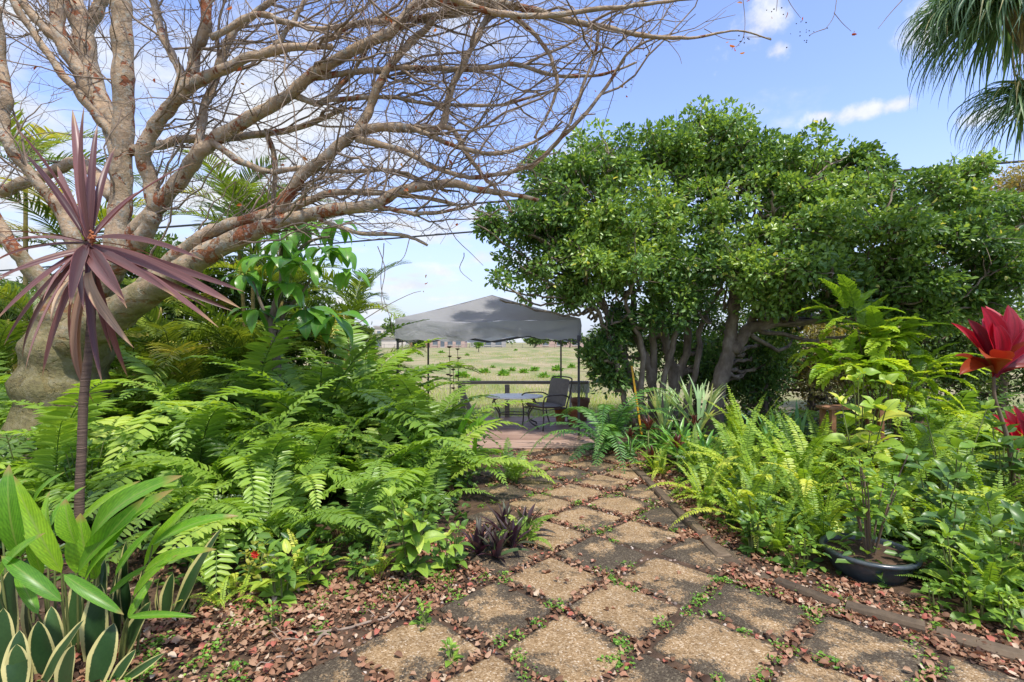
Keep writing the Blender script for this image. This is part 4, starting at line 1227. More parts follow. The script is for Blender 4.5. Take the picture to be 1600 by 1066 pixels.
def crown_leaves(lobes, n_clump, leaves_per, size, clump_r, seed, base=None, tip_bias=.35, up=.5, width=.42, zmin=.6):
    """lobes: list of (centre, radii). Clumps sit on the lobes' outer shells; leaves sit in sprigs on the clumps."""
    r = np.random.default_rng(seed)
    vol = np.array([np.prod(rad) ** (2 / 3) for _, rad in lobes]); vol = vol / vol.sum()
    cc, co = [], []
    for (c, rad), v in zip(lobes, vol):
        n = max(4, int(n_clump * v))
        d = rnd_dirs(n * 2)
        d = d[np.argsort(d[:, 2] * .25 + rng.uniform(0, 1, len(d)))][-n:]
        s = rng.uniform(.18, 1.04, (len(d), 1)) ** .6
        p = c + d * rad * s
        cc.append(p); co.append(d)
    cc, co = np.concatenate(cc), np.concatenate(co)
    keep = fbm3(cc, 2.1, seed) > -.75
    cc, co = cc[keep], co[keep]
    ctint = np.clip(.42 + .16 * fbm3(cc, 1.3, seed + 3) + rng.normal(0, .08, len(cc)), .05, .8)
    npc = rng.poisson(leaves_per, len(cc))
    idx = np.repeat(np.arange(len(cc)), npc)
    d = rnd_dirs(len(idx))
    rr = clump_r * rng.uniform(.25, 1.0, (len(idx), 1)) ** .6 * rng.uniform(.75, 1.3, (len(cc), 1))[idx]
    p = cc[idx] + d * rr * np.array([1.15, 1.15, .8])
    ldir = nrm(d * .7 + co[idx] * tip_bias + rng.normal(0, .5, (len(idx), 3)))
    nor = nrm(np.array([0, 0, up]) + rng.normal(0, .55, (len(idx), 3)) + co[idx] * .4)
    t = np.clip(ctint[idx] + rng.normal(0, .14, len(idx)), 0, .93)
    t[rng.random(len(idx)) < .012] = 1.0
    sz = size * rng.uniform(.7, 1.25, len(idx))
    k = p[:, 2] > zmin
    return cc, (p[k], frames(ldir, nor)[k], sz[k], t[k])


def px_lobe(px, py, rx, ry, Y, ry_depth):
    return (P(px, py, Y), np.array([rx * Y / F, ry_depth, ry * Y / F]))


def leafy_tree(name, base, trunks, lobes, label, mat, n_clump, leaves_per, size, clump_r, seed, twigs=700, bark='grey_bark', cat='tree', group=None, width=.50, zmin=.6, bare=0):
    t = thing(name, base, label, cat, group)
    B = np.array(base, float)
    par = []
    for k, L in enumerate(trunks):
        L = np.array(L, float)
        pts = np.array([P(a, b, c) for a, b, c, _ in L])
        if k == 0 or L[0][1] > 600:
            pts[0][2] = -.02
        rad = L[:, 3] * L[:, 2] / F
        n = 6 * len(L)
        cp = catmull(pts, n); cr = np.interp(np.linspace(0, len(L) - 1, n), np.arange(len(L)), rad)
        wob = rng.normal(0, 1, (n, 3)); wob = (wob + np.roll(wob, 1, 0)) / 2
        cp += wob * np.minimum(cr, .03)[:, None] * .5
        cr *= 1 + rng.normal(0, .06, n)
        g = G(); tubes(g, cp - B, cr, 10, .5)
        g.obj('trunk', M[bark], t)
        par.append((cp, cr))
    cc, (p, fr, sz, ti) = crown_leaves(lobes, n_clump, leaves_per, size, clump_r, seed, width=width, zmin=zmin)
    # boughs from the stems to the lobes, then twigs out to the leaf clumps
    g = G(); boughs = []
    allp = np.concatenate([c for c, _ in par]); allr = np.concatenate([r for _, r in par])
    for (c, rad) in lobes:
        for q in range(3 if rad[0] > .3 else 1):
            tgt = c + rng.normal(0, .35, 3) * rad
            dist = np.linalg.norm(allp - tgt, axis=1) + np.where(allp[:, 2] > tgt[2] - .05, 3, 0) + rng.uniform(0, .3, len(allp))
            j = int(np.argmin(dist))
            s0 = allp[j]
            midp = (s0 + tgt) / 2 + rng.normal(0, .12, 3) + np.array([0, 0, -.08])
            cp = catmull([s0, midp, tgt], 14)
            cp[1:-1] += rng.normal(0, .018, (12, 3))
            r0 = min(allr[j] * .8, .045)
            boughs.append((cp, np.linspace(r0, .012, 14)))
    tubes(g, np.array([b[0] for b in boughs]) - B, np.array([b[1] for b in boughs]), 7, .5, cap=False)
    bp = np.concatenate([b[0] for b in boughs]); br = np.concatenate([b[1] for b in boughs])
    tw = []
    for c in cc[rng.choice(len(cc), min(twigs, len(cc)), replace=False)]:
        dist = np.linalg.norm(bp - c, axis=1)
        j = int(np.argmin(dist + rng.uniform(0, .2, len(dist))))
        a = bp[j]
        m_ = (a + c) / 2 + rng.normal(0, .06, 3)
        q = catmull([a, m_, c], 8); q[1:-1] += rng.normal(0, .012, (6, 3))
        tw.append((q, np.linspace(min(br[j], .012), .003, 8)))
    if tw:
        tubes(g, np.array([b[0] for b in tw]) - B, np.array([b[1] for b in tw]), 5, .5, cap=False)
    if bare and tw:
        bt = []
        for i in rng.choice(len(tw), bare):
            q = tw[i][0]; L = rng.uniform(.15, .45)
            d = nrm(nrm(q[-1] - q[-3]) + rng.normal(0, .6, 3))
            s = np.linspace(0, 1, 6)[:, None]
            bt.append(q[-1] + d * s * L + rng.normal(0, .25, 3) * s ** 2 * L)
        tubes(g, np.array(bt) - B, np.tile(np.linspace(.005, .002, 6), (len(bt), 1)), 4, .5, cap=False)
    tag(g.obj('branches', M[bark], t), kind='stuff')
    g = G()
    scatter(g, leaf_tpl(width, .25, .12), p - B, fr, sz, ti)
    tag(g.obj('crown', M[mat], t), kind='stuff')
    return t


TRUNK_A = [
    [(1010, 692, 8.6, 7.96), (1003, 640, 8.6, 6.73), (992, 600, 8.6, 6.73), (975, 560, 8.6, 6.12), (955, 530, 8.6, 5.51), (950, 495, 8.5, 4.9), (930, 455, 8.4, 3.67), (905, 420, 8.3, 2.45)],
    [(1022, 690, 8.7, 7.96), (1018, 600, 8.7, 7.34), (1010, 560, 8.7, 6.12), (995, 530, 8.7, 5.51), (990, 480, 8.7, 4.9), (985, 430, 8.7, 3.67), (960, 360, 8.7, 2.45)],
    [(1018, 600, 8.7, 6.12), (1022, 545, 8.65, 5.51), (1018, 515, 8.6, 4.9), (1025, 480, 8.6, 4.28), (1040, 430, 8.6, 3.67), (1055, 360, 8.6, 3.06), (1080, 280, 8.6, 2.45)],
    [(1052, 690, 8.9, 7.96), (1050, 590, 8.9, 7.34), (1042, 540, 8.9, 6.12), (1030, 490, 8.9, 5.51), (1040, 450, 8.9, 4.28), (1030, 380, 8.9, 3.06)],
    [(1040, 690, 8.8, 6.73), (1060, 590, 8.9, 6.12), (1075, 530, 8.9, 6.12), (1072, 460, 8.8, 5.51), (1090, 420, 8.8, 4.28), (1130, 350, 8.7, 3.06)],
    [(1000, 690, 8.5, 5), (975, 620, 8.4, 4.5), (962, 560, 8.3, 4), (940, 500, 8.2, 3.4), (915, 450, 8.1, 2.6)],
    [(1030, 690, 8.5, 5.5), (1036, 600, 8.4, 5), (1052, 540, 8.3, 4.4), (1060, 490, 8.3, 4), (1085, 440, 8.2, 3)],
    [(1060, 690, 8.6, 5.5), (1078, 610, 8.5, 5), (1092, 550, 8.4, 4.4), (1098, 500, 8.4, 4), (1130, 450, 8.3, 3)],
    [(1015, 690, 8.4, 5), (1000, 620, 8.3, 4.4), (1005, 550, 8.2, 4), (985, 500, 8.2, 3.4), (975, 460, 8.1, 2.6)],
    [(990, 610, 8.6, 3.67), (968, 590, 8.55, 3.67), (960, 565, 8.5, 3.06), (965, 540, 8.5, 2.45), (940, 500, 8.4, 1.84)],
]
LOBES_A = [px_lobe(*q) for q in (
    (800, 350, 55, 26, 7.9, .5), (800, 440, 36, 42, 8.0, .5), (850, 400, 60, 60, 8.2, .8), (870, 300, 55, 55, 8.6, .8), (935, 262, 58, 56, 8.7, .9),
    (905, 360, 70, 60, 8.3, .9), (980, 350, 80, 80, 8.2, 1.0), (1020, 270, 70, 60, 8.9, 1.0), (1100, 232, 78, 52, 9.0, 1.0), (1090, 320, 80, 80, 8.5, 1.1),
    (930, 440, 60, 55, 8.2, .8), (1000, 430, 65, 55, 8.0, .8), (965, 515, 34, 44, 8.6, .4), (1080, 420, 65, 45, 8.2, .8), (945, 560, 14, 24, 8.5, .25), (1010, 520, 45, 50, 9.6, .4), (905, 470, 28, 26, 8.1, .4), (940, 500, 30, 40, 8.2, .3), (935, 548, 22, 26, 8.3, .25), (955, 590, 16, 20, 8.4, .2), (1060, 480, 50, 40, 8.0, .5), (1085, 560, 34, 50, 9.3, .4))]


def satellites(lobes, n):
    out = list(lobes)
    for (ce, ra) in lobes:
        for _ in range(n):
            dd = rnd_dirs(1, -.6, .75)[0]
            out.append((ce + dd * ra * rng.uniform(.75, 1.0), ra * rng.uniform(.20, .36)))
    return out


leafy_tree('broadleaf_tree', P(1020, 690, 8.7) * np.array([1, 1, 0]), TRUNK_A, satellites(LOBES_A, 3), 'multi stemmed glossy green tree overhanging the right canopy corner', 'privet', 1250, 60, .080, .175, 21, width=.56, twigs=900, bare=520)
TRUNK_B = [
    [(1112, 690, 8.2, 14.6), (1120, 620, 8.2, 12.6), (1130, 575, 8.2, 11.3), (1142, 530, 8.2, 9.94), (1146, 495, 8.15, 8.58), (1150, 470, 8.1, 7.29), (1185, 445, 8.0, 5.3), (1200, 420, 7.9, 3.98)],
    [(1140, 555, 8.2, 10.6), (1165, 520, 8.1, 9.27), (1200, 500, 8.0, 7.29), (1250, 475, 7.8, 5.3), (1310, 470, 7.6, 3.98), (1370, 455, 7.4, 2.65)],
    [(1165, 520, 8.1, 5.97), (1180, 490, 8.1, 5.3), (1200, 470, 8.1, 3.98), (1240, 430, 8.0, 2.65)],
    [(1150, 480, 8.1, 5.3), (1150, 440, 8.2, 4.64), (1170, 390, 8.2, 3.31), (1190, 320, 8.2, 2.65)],
    [(1205, 500, 8.0, 3.98), (1260, 500, 7.9, 3.31), (1330, 490, 7.8, 2.65), (1400, 480, 7.7, 1.99)],
]
LOBES_B = [px_lobe(*q) for q in (
    (1180, 255, 70, 52, 8.6, .9), (1250, 280, 70, 65, 8.3, 1.0), (1180, 340, 75, 70, 7.9, 1.0), (1270, 360, 80, 70, 7.6, 1.0), (1340, 300, 65, 55, 8.0, .9),
    (1170, 425, 50, 34, 7.6, .6), (1250, 430, 75, 36, 7.3, .8), (1360, 380, 80, 60, 7.4, 1.0), (1440, 315, 60, 38, 7.8, .8), (1450, 400, 80, 55, 7.3, .9),
    (1390, 450, 80, 30, 7.4, .7), (1520, 430, 70, 45, 7.2, .8), (1560, 330, 70, 22, 7.8, .5), (1490, 278, 34, 20, 8.0, .4), (1580, 400, 50, 36, 7.4, .6), (1640, 420, 60, 45, 7.3, .6), (1320, 245, 26, 14, 8.2, .3), (1200, 470, 40, 22, 7.6, .4), (1290, 478, 50, 20, 7.5, .4), (1420, 492, 60, 22, 7.5, .5), (1510, 480, 60, 26, 7.5, .5), (1180, 560, 40, 40, 9.4, .4), (1220, 500, 40, 30, 9.2, .4))]
leafy_tree('broadleaf_tree', P(1118, 690, 8.2) * np.array([1, 1, 0]), TRUNK_B, satellites(LOBES_B, 3), 'wide spreading glossy green tree with leaning forked grey trunk behind bromeliads', 'privet', 1250, 60, .080, .175, 22, width=.56, twigs=850, bare=480)

# darker growth behind
leafy_tree('khaki_tree', (9.2, 11.5, 0), [[(1560, 650, 11.5, 12), (1555, 480, 11.5, 9), (1550, 360, 11.5, 5)]],
           [px_lobe(*q) for q in ((1560, 340, 60, 40, 11.5, .8), (1600, 300, 50, 40, 11.8, .8), (1540, 400, 60, 40, 11.6, .8), (1630, 360, 60, 60, 11.4, .8), (1530, 300, 30, 24, 11.5, .5))],
           'khaki brown leaved tree rising behind the glossy tree at right', 'khaki', 420, 40, .075, .26, 23, twigs=200, bare=120)
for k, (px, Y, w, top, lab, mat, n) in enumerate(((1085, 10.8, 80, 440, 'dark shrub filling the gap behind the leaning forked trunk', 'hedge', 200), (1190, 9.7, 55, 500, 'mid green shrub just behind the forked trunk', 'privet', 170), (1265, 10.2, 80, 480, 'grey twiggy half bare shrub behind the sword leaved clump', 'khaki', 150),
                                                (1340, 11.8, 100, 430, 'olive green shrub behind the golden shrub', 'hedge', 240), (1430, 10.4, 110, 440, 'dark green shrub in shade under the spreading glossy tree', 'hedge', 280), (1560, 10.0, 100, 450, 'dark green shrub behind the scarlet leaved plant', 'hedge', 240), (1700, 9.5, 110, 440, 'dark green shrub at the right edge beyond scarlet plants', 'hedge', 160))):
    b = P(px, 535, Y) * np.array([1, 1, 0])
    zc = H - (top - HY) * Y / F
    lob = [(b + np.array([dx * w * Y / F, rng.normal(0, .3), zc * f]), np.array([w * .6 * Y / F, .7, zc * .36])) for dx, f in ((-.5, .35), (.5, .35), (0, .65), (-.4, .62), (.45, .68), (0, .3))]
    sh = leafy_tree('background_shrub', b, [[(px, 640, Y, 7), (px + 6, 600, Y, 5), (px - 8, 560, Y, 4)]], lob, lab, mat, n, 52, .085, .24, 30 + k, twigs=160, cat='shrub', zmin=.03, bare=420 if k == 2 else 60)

# far trees beyond the field
for (px, top, w, Y, lab) in ((628, 492, 34, 130, 'rounded far tree left of the canopy peak beyond the field'), (560, 505, 26, 140, 'dark far tree above the cream building beyond the field'), (505, 498, 40, 120, 'far tree behind the palm fronds beyond the field'),
                             (655, 531, 10, 126, 'small far bush at the orange brick building'), (775, 523, 30, 180, 'low far tree behind the grey building'), (835, 524, 26, 150, 'low far tree with pale trunks right of the grey building'), (890, 522, 34, 145, 'far tree seen past the right canopy leg'), (950, 515, 34, 150, 'far tree peeping under the glossy tree crown')):
    zt = H - (top - HY) * Y / F
    b = P(px, HY, Y) * np.array([1, 1, 0])
    hw = w * Y / F
    lob = [(b + np.array([dx * hw, 0, zt * f]), np.array([hw * .5, hw * .4, zt * .22])) for dx, f in ((-.45, .55), (.45, .55), (0, .75), (-.3, .75), (.3, .7), (0, .5))]
    zb = HY + F * H / Y
    leafy_tree('far_tree', b, [[(px, zb, Y, 1.2), (px + 1, (zb + top) / 2 + 5, Y, .8), (px, top + 10, Y, .5)]], lob, lab, 'hedge', 90, 16, .8, .11 * hw, 60 + int(px), twigs=40, group='far trees beyond the field')
# small bushy tree standing in the field
b = P(748, HY, 80) * np.array([1, 1, 0])
leafy_tree('field_bush', b, [[(748, 550, 80, .8), (748, 546, 80, .6), (748, 540, 80, .4)]], [(b + np.array([dx, 0, z]), np.array([.55, .5, .4])) for dx, z in ((-.4, 1.3), (.4, 1.4), (0, 1.8), (0, 1.1))], 'small green bush alone in the dry field', 'broad', 30, 20, .3, .3, 90, twigs=10, cat='bush')

# ------------------------------------------------------------------ fronds, leaves and small plants


def arc(L, e0, bend, n, pw=1.2):
    s = np.linspace(0, 1, n + 1)
    th = np.radians(e0 - bend * s ** pw)
    y = np.concatenate([[0], np.cumsum(np.cos((th[1:] + th[:-1]) / 2) * L / n)])
    z = np.concatenate([[0], np.cumsum(np.sin((th[1:] + th[:-1]) / 2) * L / n)])
    return s, th, np.stack([0 * y, y, z], -1)


def frond_mesh(name, mat, L=1.2, pairs=34, plen=.125, pwid=.024, e0=82, bend=110, seed=0, stalk=.12, fwd=18, lift=.18, taper=2.0, tpl=None, side=0.0, pdroop=.2, rach=.006, start=.45, tint=(.35, .75)):
    r = np.random.default_rng(seed)
    g = G()
    s, th, pts = arc(L, e0, bend, 26)
    pts[:, 0] += side * L * s ** 2
    tubes(g, pts, np.linspace(rach, rach * .3, 27), 4, .15, cap=False)
    si = stalk + (1 - stalk) * np.linspace(0, .985, pairs)
    pos, dirs, nors, ln = [], [], [], []
    for k, q in enumerate(si):
        p = np.array([np.interp(q, s, pts[:, i]) for i in range(3)])
        t_ = np.interp(q, s, th)
        tan = np.array([0, math.cos(t_), math.sin(t_)]); nor = np.array([0, -math.sin(t_), math.cos(t_)])
        x = (q - stalk) / (1 - stalk)
        lp = plen * min(1, start + (1 - start) * x / .22) * max(.05, (1 - x ** taper)) ** .75
        for sg in (-1, 1):
            if r.random() < .025:
                continue
            f = R(fwd + 30 * x ** 3 + r.normal(0, 6))
            d = np.array([sg * math.cos(f), 0, 0]) + tan * math.sin(f) + nor * (lift + r.normal(0, .08))
            pos.append(p); dirs.append(d); nors.append(nor + r.normal(0, .13, 3)); ln.append((lp * r.uniform(.88, 1.1)))
    ln = np.array(ln)
    tp = tpl or leaf_tpl(pwid / plen, .25, pdroop, .3)
    w = np.minimum(1.0, .5 + .5 * ln / plen)
    scv = np.stack([ln * (plen / np.maximum(ln, 1e-3)) ** .35, ln, ln], -1)
    ti = np.clip(r.uniform(*tint) + r.normal(0, .07, len(ln)), 0, 1)
    scatter(g, tp, pos, frames(np.array(dirs), np.array(nors)), scv, ti)
    return g.mesh(name, mat)


def rosette(parent, meshes, n, tilt, scale, name='frond', z=0.0, spread=.04, zrot=None):
    """copies of a few shared leaf meshes around a crown"""
    a0 = rng.uniform(0, 6.28)
    for k in range(n):
        a = a0 + k * 2.39996 + rng.normal(0, .2) if zrot is None else rng.uniform(*zrot)
        f = k / max(1, n - 1)
        tl = tilt[0] + (tilt[1] - tilt[0]) * f + rng.normal(0, 5)
        s = rng.uniform(*scale)
        m = (Matrix.Rotation(a, 4, 'Z') @ Matrix.Rotation(R(-tl), 4, 'X'))
        link(name, random.choice(meshes), parent, (rng.normal(0, spread), rng.normal(0, spread), z), m.to_euler(), s)


MACHO = [frond_mesh('frond', M['fern'], 1.25, 36, .165, .042, e0, bd, 100 + i, stalk=.14, side=sd, tint=tn, lift=lf) for i, (e0, bd, sd, tn, lf) in enumerate((
    (84, 85, .05, (.3, .5), .1), (80, 110, -.06, (.45, .65), .18), (78, 125, .08, (.55, .8), .1), (82, 95, -.03, (.3, .5), .22), (74, 115, .0, (.5, .7), .05), (86, 135, .06, (.6, .85), .15), (80, 100, -.1, (.15, .35), .1), (70, 105, .03, (.55, .75), .12), (84, 90, -.05, (.2, .4), .2), (78, 140, .04, (.35, .55), .1)))]
M['dead'] = leaf_mat('dead frond', [(0, (.10, .05, .025)), (1, (.26, .16, .08))], rough=.7, trans=.2, gain=1)
DEAD = [frond_mesh('dead_frond', M['dead'], 1.2, 30, .13, .02, 70, 130, 130 + i, stalk=.1, side=.1 * i, lift=-.3, fwd=35, pdroop=.5) for i in range(2)]
BOSTON = [frond_mesh('frond', M['fern2'], .85, 38, .062, .025, e0, bd, 140 + i, stalk=.06, side=sd, tint=tn, lift=.1, taper=3.2, rach=.004, fwd=10) for i, (e0, bd, sd, tn) in enumerate((
    (84, 45, .05, (.3, .5)), (80, 70, -.06, (.45, .65)), (78, 95, .08, (.55, .85)), (82, 60, -.03, (.3, .5)), (85, 30, .0, (.5, .8)), (76, 110, .06, (.6, .9))))]
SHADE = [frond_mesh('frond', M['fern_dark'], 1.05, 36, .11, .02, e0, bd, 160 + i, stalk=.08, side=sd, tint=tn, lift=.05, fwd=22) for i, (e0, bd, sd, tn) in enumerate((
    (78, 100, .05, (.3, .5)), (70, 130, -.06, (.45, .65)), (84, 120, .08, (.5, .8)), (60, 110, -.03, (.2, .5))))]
pin = blade(1.0, .065, 4, 4, 45, .3)
ARECA = [frond_mesh('frond', M['palm'], 1.9, 44, .52, .034, e0, bd, 180 + i, stalk=.16, side=sd, tint=tn, lift=.35, fwd=38, tpl=pin, rach=.011, taper=2.6, start=.6) for i, (e0, bd, sd, tn) in enumerate((
    (80, 85, .08, (.3, .5)), (76, 105, -.08, (.4, .6)), (72, 95, .1, (.55, .85)), (84, 70, -.05, (.2, .4)), (66, 110, .0, (.65, .9))))]


def fern(loc, size, n, meshes, label, group=None, name='sword_fern', tilt=(-9, 28), base=1.0):
    t = thing(name, loc, label, 'fern', group)
    rosette(t, meshes, n, tilt, (size * .62, size * 1.18))
    if meshes is MACHO and rng.random() < .45:
        rosette(t, DEAD, 1, (30, 48), (size * .6, size * .9), 'dead_frond')
    return t


SKY_X = [-100, 0, 30, 60, 120, 170, 200, 300, 400, 500, 570, 620, 680, 720, 760, 800, 830, 900]
SKY_Y = [560, 558, 575, 615, 640, 618, 596, 568, 575, 556, 548, 575, 592, 612, 640, 665, 700, 740]
FRONT = {0: 'low sword fern at the bed front behind the young green broadleaf', 1: 'sword fern arching over the purple rosettes beside the path', 2: 'sword fern behind the white edged ground plant',
         3: 'sword fern behind the tip of the lance leaf clump', 4: 'sword fern between the white edged plant and young broadleaf'}
nfr = 0
rowcount = {}
ORD = 'first second third fourth fifth sixth seventh eighth ninth tenth eleventh twelfth thirteenth'.split()
for yy in np.arange(3.75, 9.2, .56):
    for xx in np.arange(-7.5, -.1, .62):
        x, y = xx + rng.normal(0, .12) + (.31 if int(round((yy - 3.75) / .56)) % 2 else 0), yy + rng.normal(0, .1)
        px = CX + F * x / y
        if not -70 < px < 800:
            continue
        if x > np.interp(y, [3.5, 3.7, 4.3, 5, 6, 7.2], [-1.1, -.90, -.66, -.70, -.80, -.90]) or (y > 7.0 and x > -2.15):
            continue
        if (x + 5.1) ** 2 + (y - 5.6) ** 2 < .6 or (y < 4.1 and px < 250):
            continue
        sk = np.interp(px, SKY_X, SKY_Y)
        zmax = H - (sk - HY) * y / F
        z = min(zmax, .66 + (y - 3.7) * .27) * rng.uniform(.86, 1.08)
        if z < .3:
            continue
        L = z / .56 / 1.25 * float(np.interp(px, [480, 560, 620], [1.0, .9, .80]))
        front = y < 4.15
        if front and nfr in FRONT:
            lab, grp = FRONT[nfr], 'sword ferns of the left bed'
            nfr += 1
        else:
            row, col = int(round((yy - 3.75) / .56)), rowcount.get(yy, 0)
            rowcount[yy] = col + 1
            lab, grp = 'sword fern of the left bank, %s row, %s from the left' % (ORD[row], ORD[col]), 'sword ferns of the left bed'
        fern((x, y, .01), L, 10 if y < 6.5 else 8, MACHO, lab, grp)

# right bed: narrow upright sword ferns
RB = [(1.88, 4.75, .62, 'upright fern at the end of the flat timber edging'), (2.02, 4.15, .68, 'upright fern spilling over the path edging'), (2.40, 5.15, .82, 'upright fern in the second line behind the edging, left of the sword leaves'), (2.62, 4.45, .85, 'upright fern left of the potted shrub, second line from the path'), (2.10, 5.55, .62, 'small upright fern behind the red bromeliads'),
      (2.95, 5.05, .95, 'upright fern below the blue green sword leaves'), (2.38, 3.85, .66, 'upright fern just left of the blue glazed pot'), (3.05, 4.05, .8, 'upright fern behind the potted shrub tips'), (2.75, 5.9, .9, 'upright fern in front of the rusty plank stand'), (3.45, 5.5, .95, 'upright fern left below the rusty plank stand'), (3.6, 4.7, .9, 'upright fern beneath the heart leaved vine'), (4.3, 5.2, .9, 'upright fern below the arching feathery fern'), (3.3, 3.5, .7, 'upright fern right of the blue glazed pot'),
      (4.0, 4.2, .8, 'upright fern in the middle right among large soft leaves'), (2.0, 3.72, .45, 'small fern by the bend of the timber edging'), (2.85, 2.95, .5, 'low fern at the corner of the edging under broad leaves'), (4.9, 5.6, 1.0, 'upright fern at the foot of the short red ti plant'), (3.75, 3.3, .7, 'fern at the right edge above the mossy stone'), (2.3, 4.6, .75, 'upright fern between the two ferns that spill to the path'), (4.9, 4.3, .8, 'upright fern at the right edge under the scarlet canes'), (3.0, 6.5, .9, 'upright fern furthest back below the sword leaved clumps'), (1.75, 5.9, .45, 'little fern at the foot of the staghorn clump')]
for (x, y, s, lab) in RB:
    fern((x, y, .01), s * 1.3, 20, BOSTON, lab, 'upright ferns of the right bed', 'upright_fern', (-6, 36))
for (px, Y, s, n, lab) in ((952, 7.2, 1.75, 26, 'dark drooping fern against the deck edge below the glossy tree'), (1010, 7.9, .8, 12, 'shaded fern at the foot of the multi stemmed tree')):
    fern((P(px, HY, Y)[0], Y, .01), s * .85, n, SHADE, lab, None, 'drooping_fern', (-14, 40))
for (px, Y, s, lab) in ((1330, 7.4, 1.2, 'shaded fern under the leaning grey bough'), (1490, 7.4, 1.25, 'shaded fern far back left of the scarlet head'), (1565, 7.6, 1.3, 'shaded fern far back right of the scarlet head'), (1440, 6.3, 1.2, 'arching feathery fern left of the scarlet plant'), (1500, 6.6, 1.3, 'tall feathery fern behind the scarlet plant stem'), (1590, 6.2, 1.3, 'tall fern at the right edge behind the scarlet plant'), (1400, 5.6, 1.1, 'arching fern behind the rusty plank stand')):
    fern((P(px, HY, Y)[0], Y, .01), s, 12, MACHO, lab, 'sword ferns of the right bed', 'sword_fern', (0, 40))
# small ferns at the front of the left bed
for (px, py, s, lab) in ((345, 950, .36, 'tiny upright fern beside the variegated sword leaves'), (375, 925, .40, 'tiny fern under the scarlet flower'), (470, 905, .48, 'small fern between the two young broadleaf plants'), (585, 905, .45, 'small fern at the litter edge below the young broadleaf'), (815, 850, .30, 'tiny fern growing beside the purple rosettes on path'), (805, 760, .5, 'fern frond tuft leaning over the first far slabs')):
    p = GP(px, py)
    fern((p[0], p[1], .01), s, 11, BOSTON if px < 800 else MACHO[:3], lab, 'small ferns at the bed edge', 'small_fern', (-8, 40))

SPRAY = [frond_mesh('spray', M['gold'], .62, 16, .12, .062, e0, bd, 220 + i, stalk=.2, side=sd, tint=tn, lift=.25, fwd=35, taper=2.5, rach=.004, start=.7) for i, (e0, bd, sd, tn) in enumerate(((70, 60, .1, (.4, .6)), (50, 70, -.1, (.6, .8)), (80, 50, .1, (.2, .45)), (40, 60, .05, (.7, .95))))]
gs = thing('golden_shrub', P(1385, HY, 6.15) * np.array([1, 1, 0]), 'bright yellow green shrub of feathery sprays beneath the dark tree', 'shrub')
g = G()
for k in range(58):
    a, b = 1300 + rng.random() * 160, 0
    b = np.interp(a, [1290, 1330, 1380, 1430, 1480], [505, 490, 525, 548, 585]) + rng.random() ** 1.2 * 95
    p_ = P(a, b, 6.15 + rng.uniform(-.4, .35)) - np.array(gs.location)
    root = np.array([p_[0] * .25, p_[1] * .25, 0])
    tubes(g, catmull([root, (root + p_) / 2 + np.array([0, 0, .12]), p_], 8), np.linspace(.008, .004, 8), 4, .5, cap=False)
    for q in range(3):
        m = Matrix.Rotation(rng.uniform(0, 6.28), 4, 'Z') @ Matrix.Rotation(R(rng.uniform(-55, 5)), 4, 'X')
        link('spray', random.choice(SPRAY), gs, p_, m.to_euler(), rng.uniform(.65, 1.15))
tag(g.obj('stems', M['woody'], gs), kind='stuff')

# ------------------------------------------------------------------ palms behind the left bed


def palm(x, y, canes, label, n=9, s=1.0, name='areca_palm'):
    t = thing(name, (x, y, 0), label, 'palm', 'palms behind the left bed')
    for dx, dy, h in canes:
        g = G()
        top = np.array([dx * 1.6, dy * 1.6, h])
        cp = catmull([(dx * .5, dy * .5, 0), (dx * .8, dy * .8, h * .5), tuple(top)], 18)
        tubes(g, cp, np.linspace(.042, .028, 18) * (1 + .08 * (np.arange(18) % 3 == 0)), 8, .5)
        g.obj('cane', M['cane'], t)
        a0 = rng.uniform(0, 6.28)
        for k in range(n):
            a = a0 + k * 2.4 + rng.normal(0, .2)
            tl = -4 + 46 * k / n + rng.normal(0, 6)
            m = Matrix.Rotation(a, 4, 'Z') @ Matrix.Rotation(R(-tl), 4, 'X')
            link('frond', random.choice(ARECA), t, tuple(top - np.array([0, 0, .05])), m.to_euler(), s * rng.uniform(.75, 1.1))
    return t


palm(P(300, HY, 7.4)[0], 7.4, [(0, 0, .9), (.25, .1, .55), (-.3, .15, 1.3), (.1, -.1, .35), (.4, .2, 1.1)], 'bushy areca palm with yellow canes behind the ferns below the big limb', 9, .95)
palm(P(210, HY, 8.6)[0], 8.6, [(0, 0, 1.2), (.3, 0, 2.2), (-.3, .2, .6)], 'areca palm directly behind the crape myrtle trunk', 8, .95)
palm(P(395, HY, 9.2)[0], 9.2, [(0, 0, 3.3), (.3, .1, 2.4), (-.25, .1, 4.0), (.1, .2, 1.2)], 'tall areca palm showing through the bare limbs', 10, 1.0)
palm(P(520, HY, 8.8)[0], 8.8, [(0, 0, 1.3), (.2, .1, 2.1), (-.1, .2, .5), (-.2, .2, 1.7)], 'areca palm with dark fronds against the pale sky beside the big leaved tree', 9, .8)
palm(P(40, HY, 8.6)[0], 8.6, [(0, 0, 4.6), (.35, .2, 3.2), (-.3, .1, 2.0)], 'tall palm at the upper left behind the bare tree', 10, 1.05)
palm(P(-10, HY, 7.6)[0], 7.6, [(0, 0, 1.0), (.3, .1, 1.8)], 'palm at the left edge behind the crape myrtle trunk', 9, .9)
palm(P(555, HY, 9.6)[0], 9.6, [(0, 0, .55), (.2, .1, .9)], 'low palm nearest the open field beside the canopy leg', 9, .7)
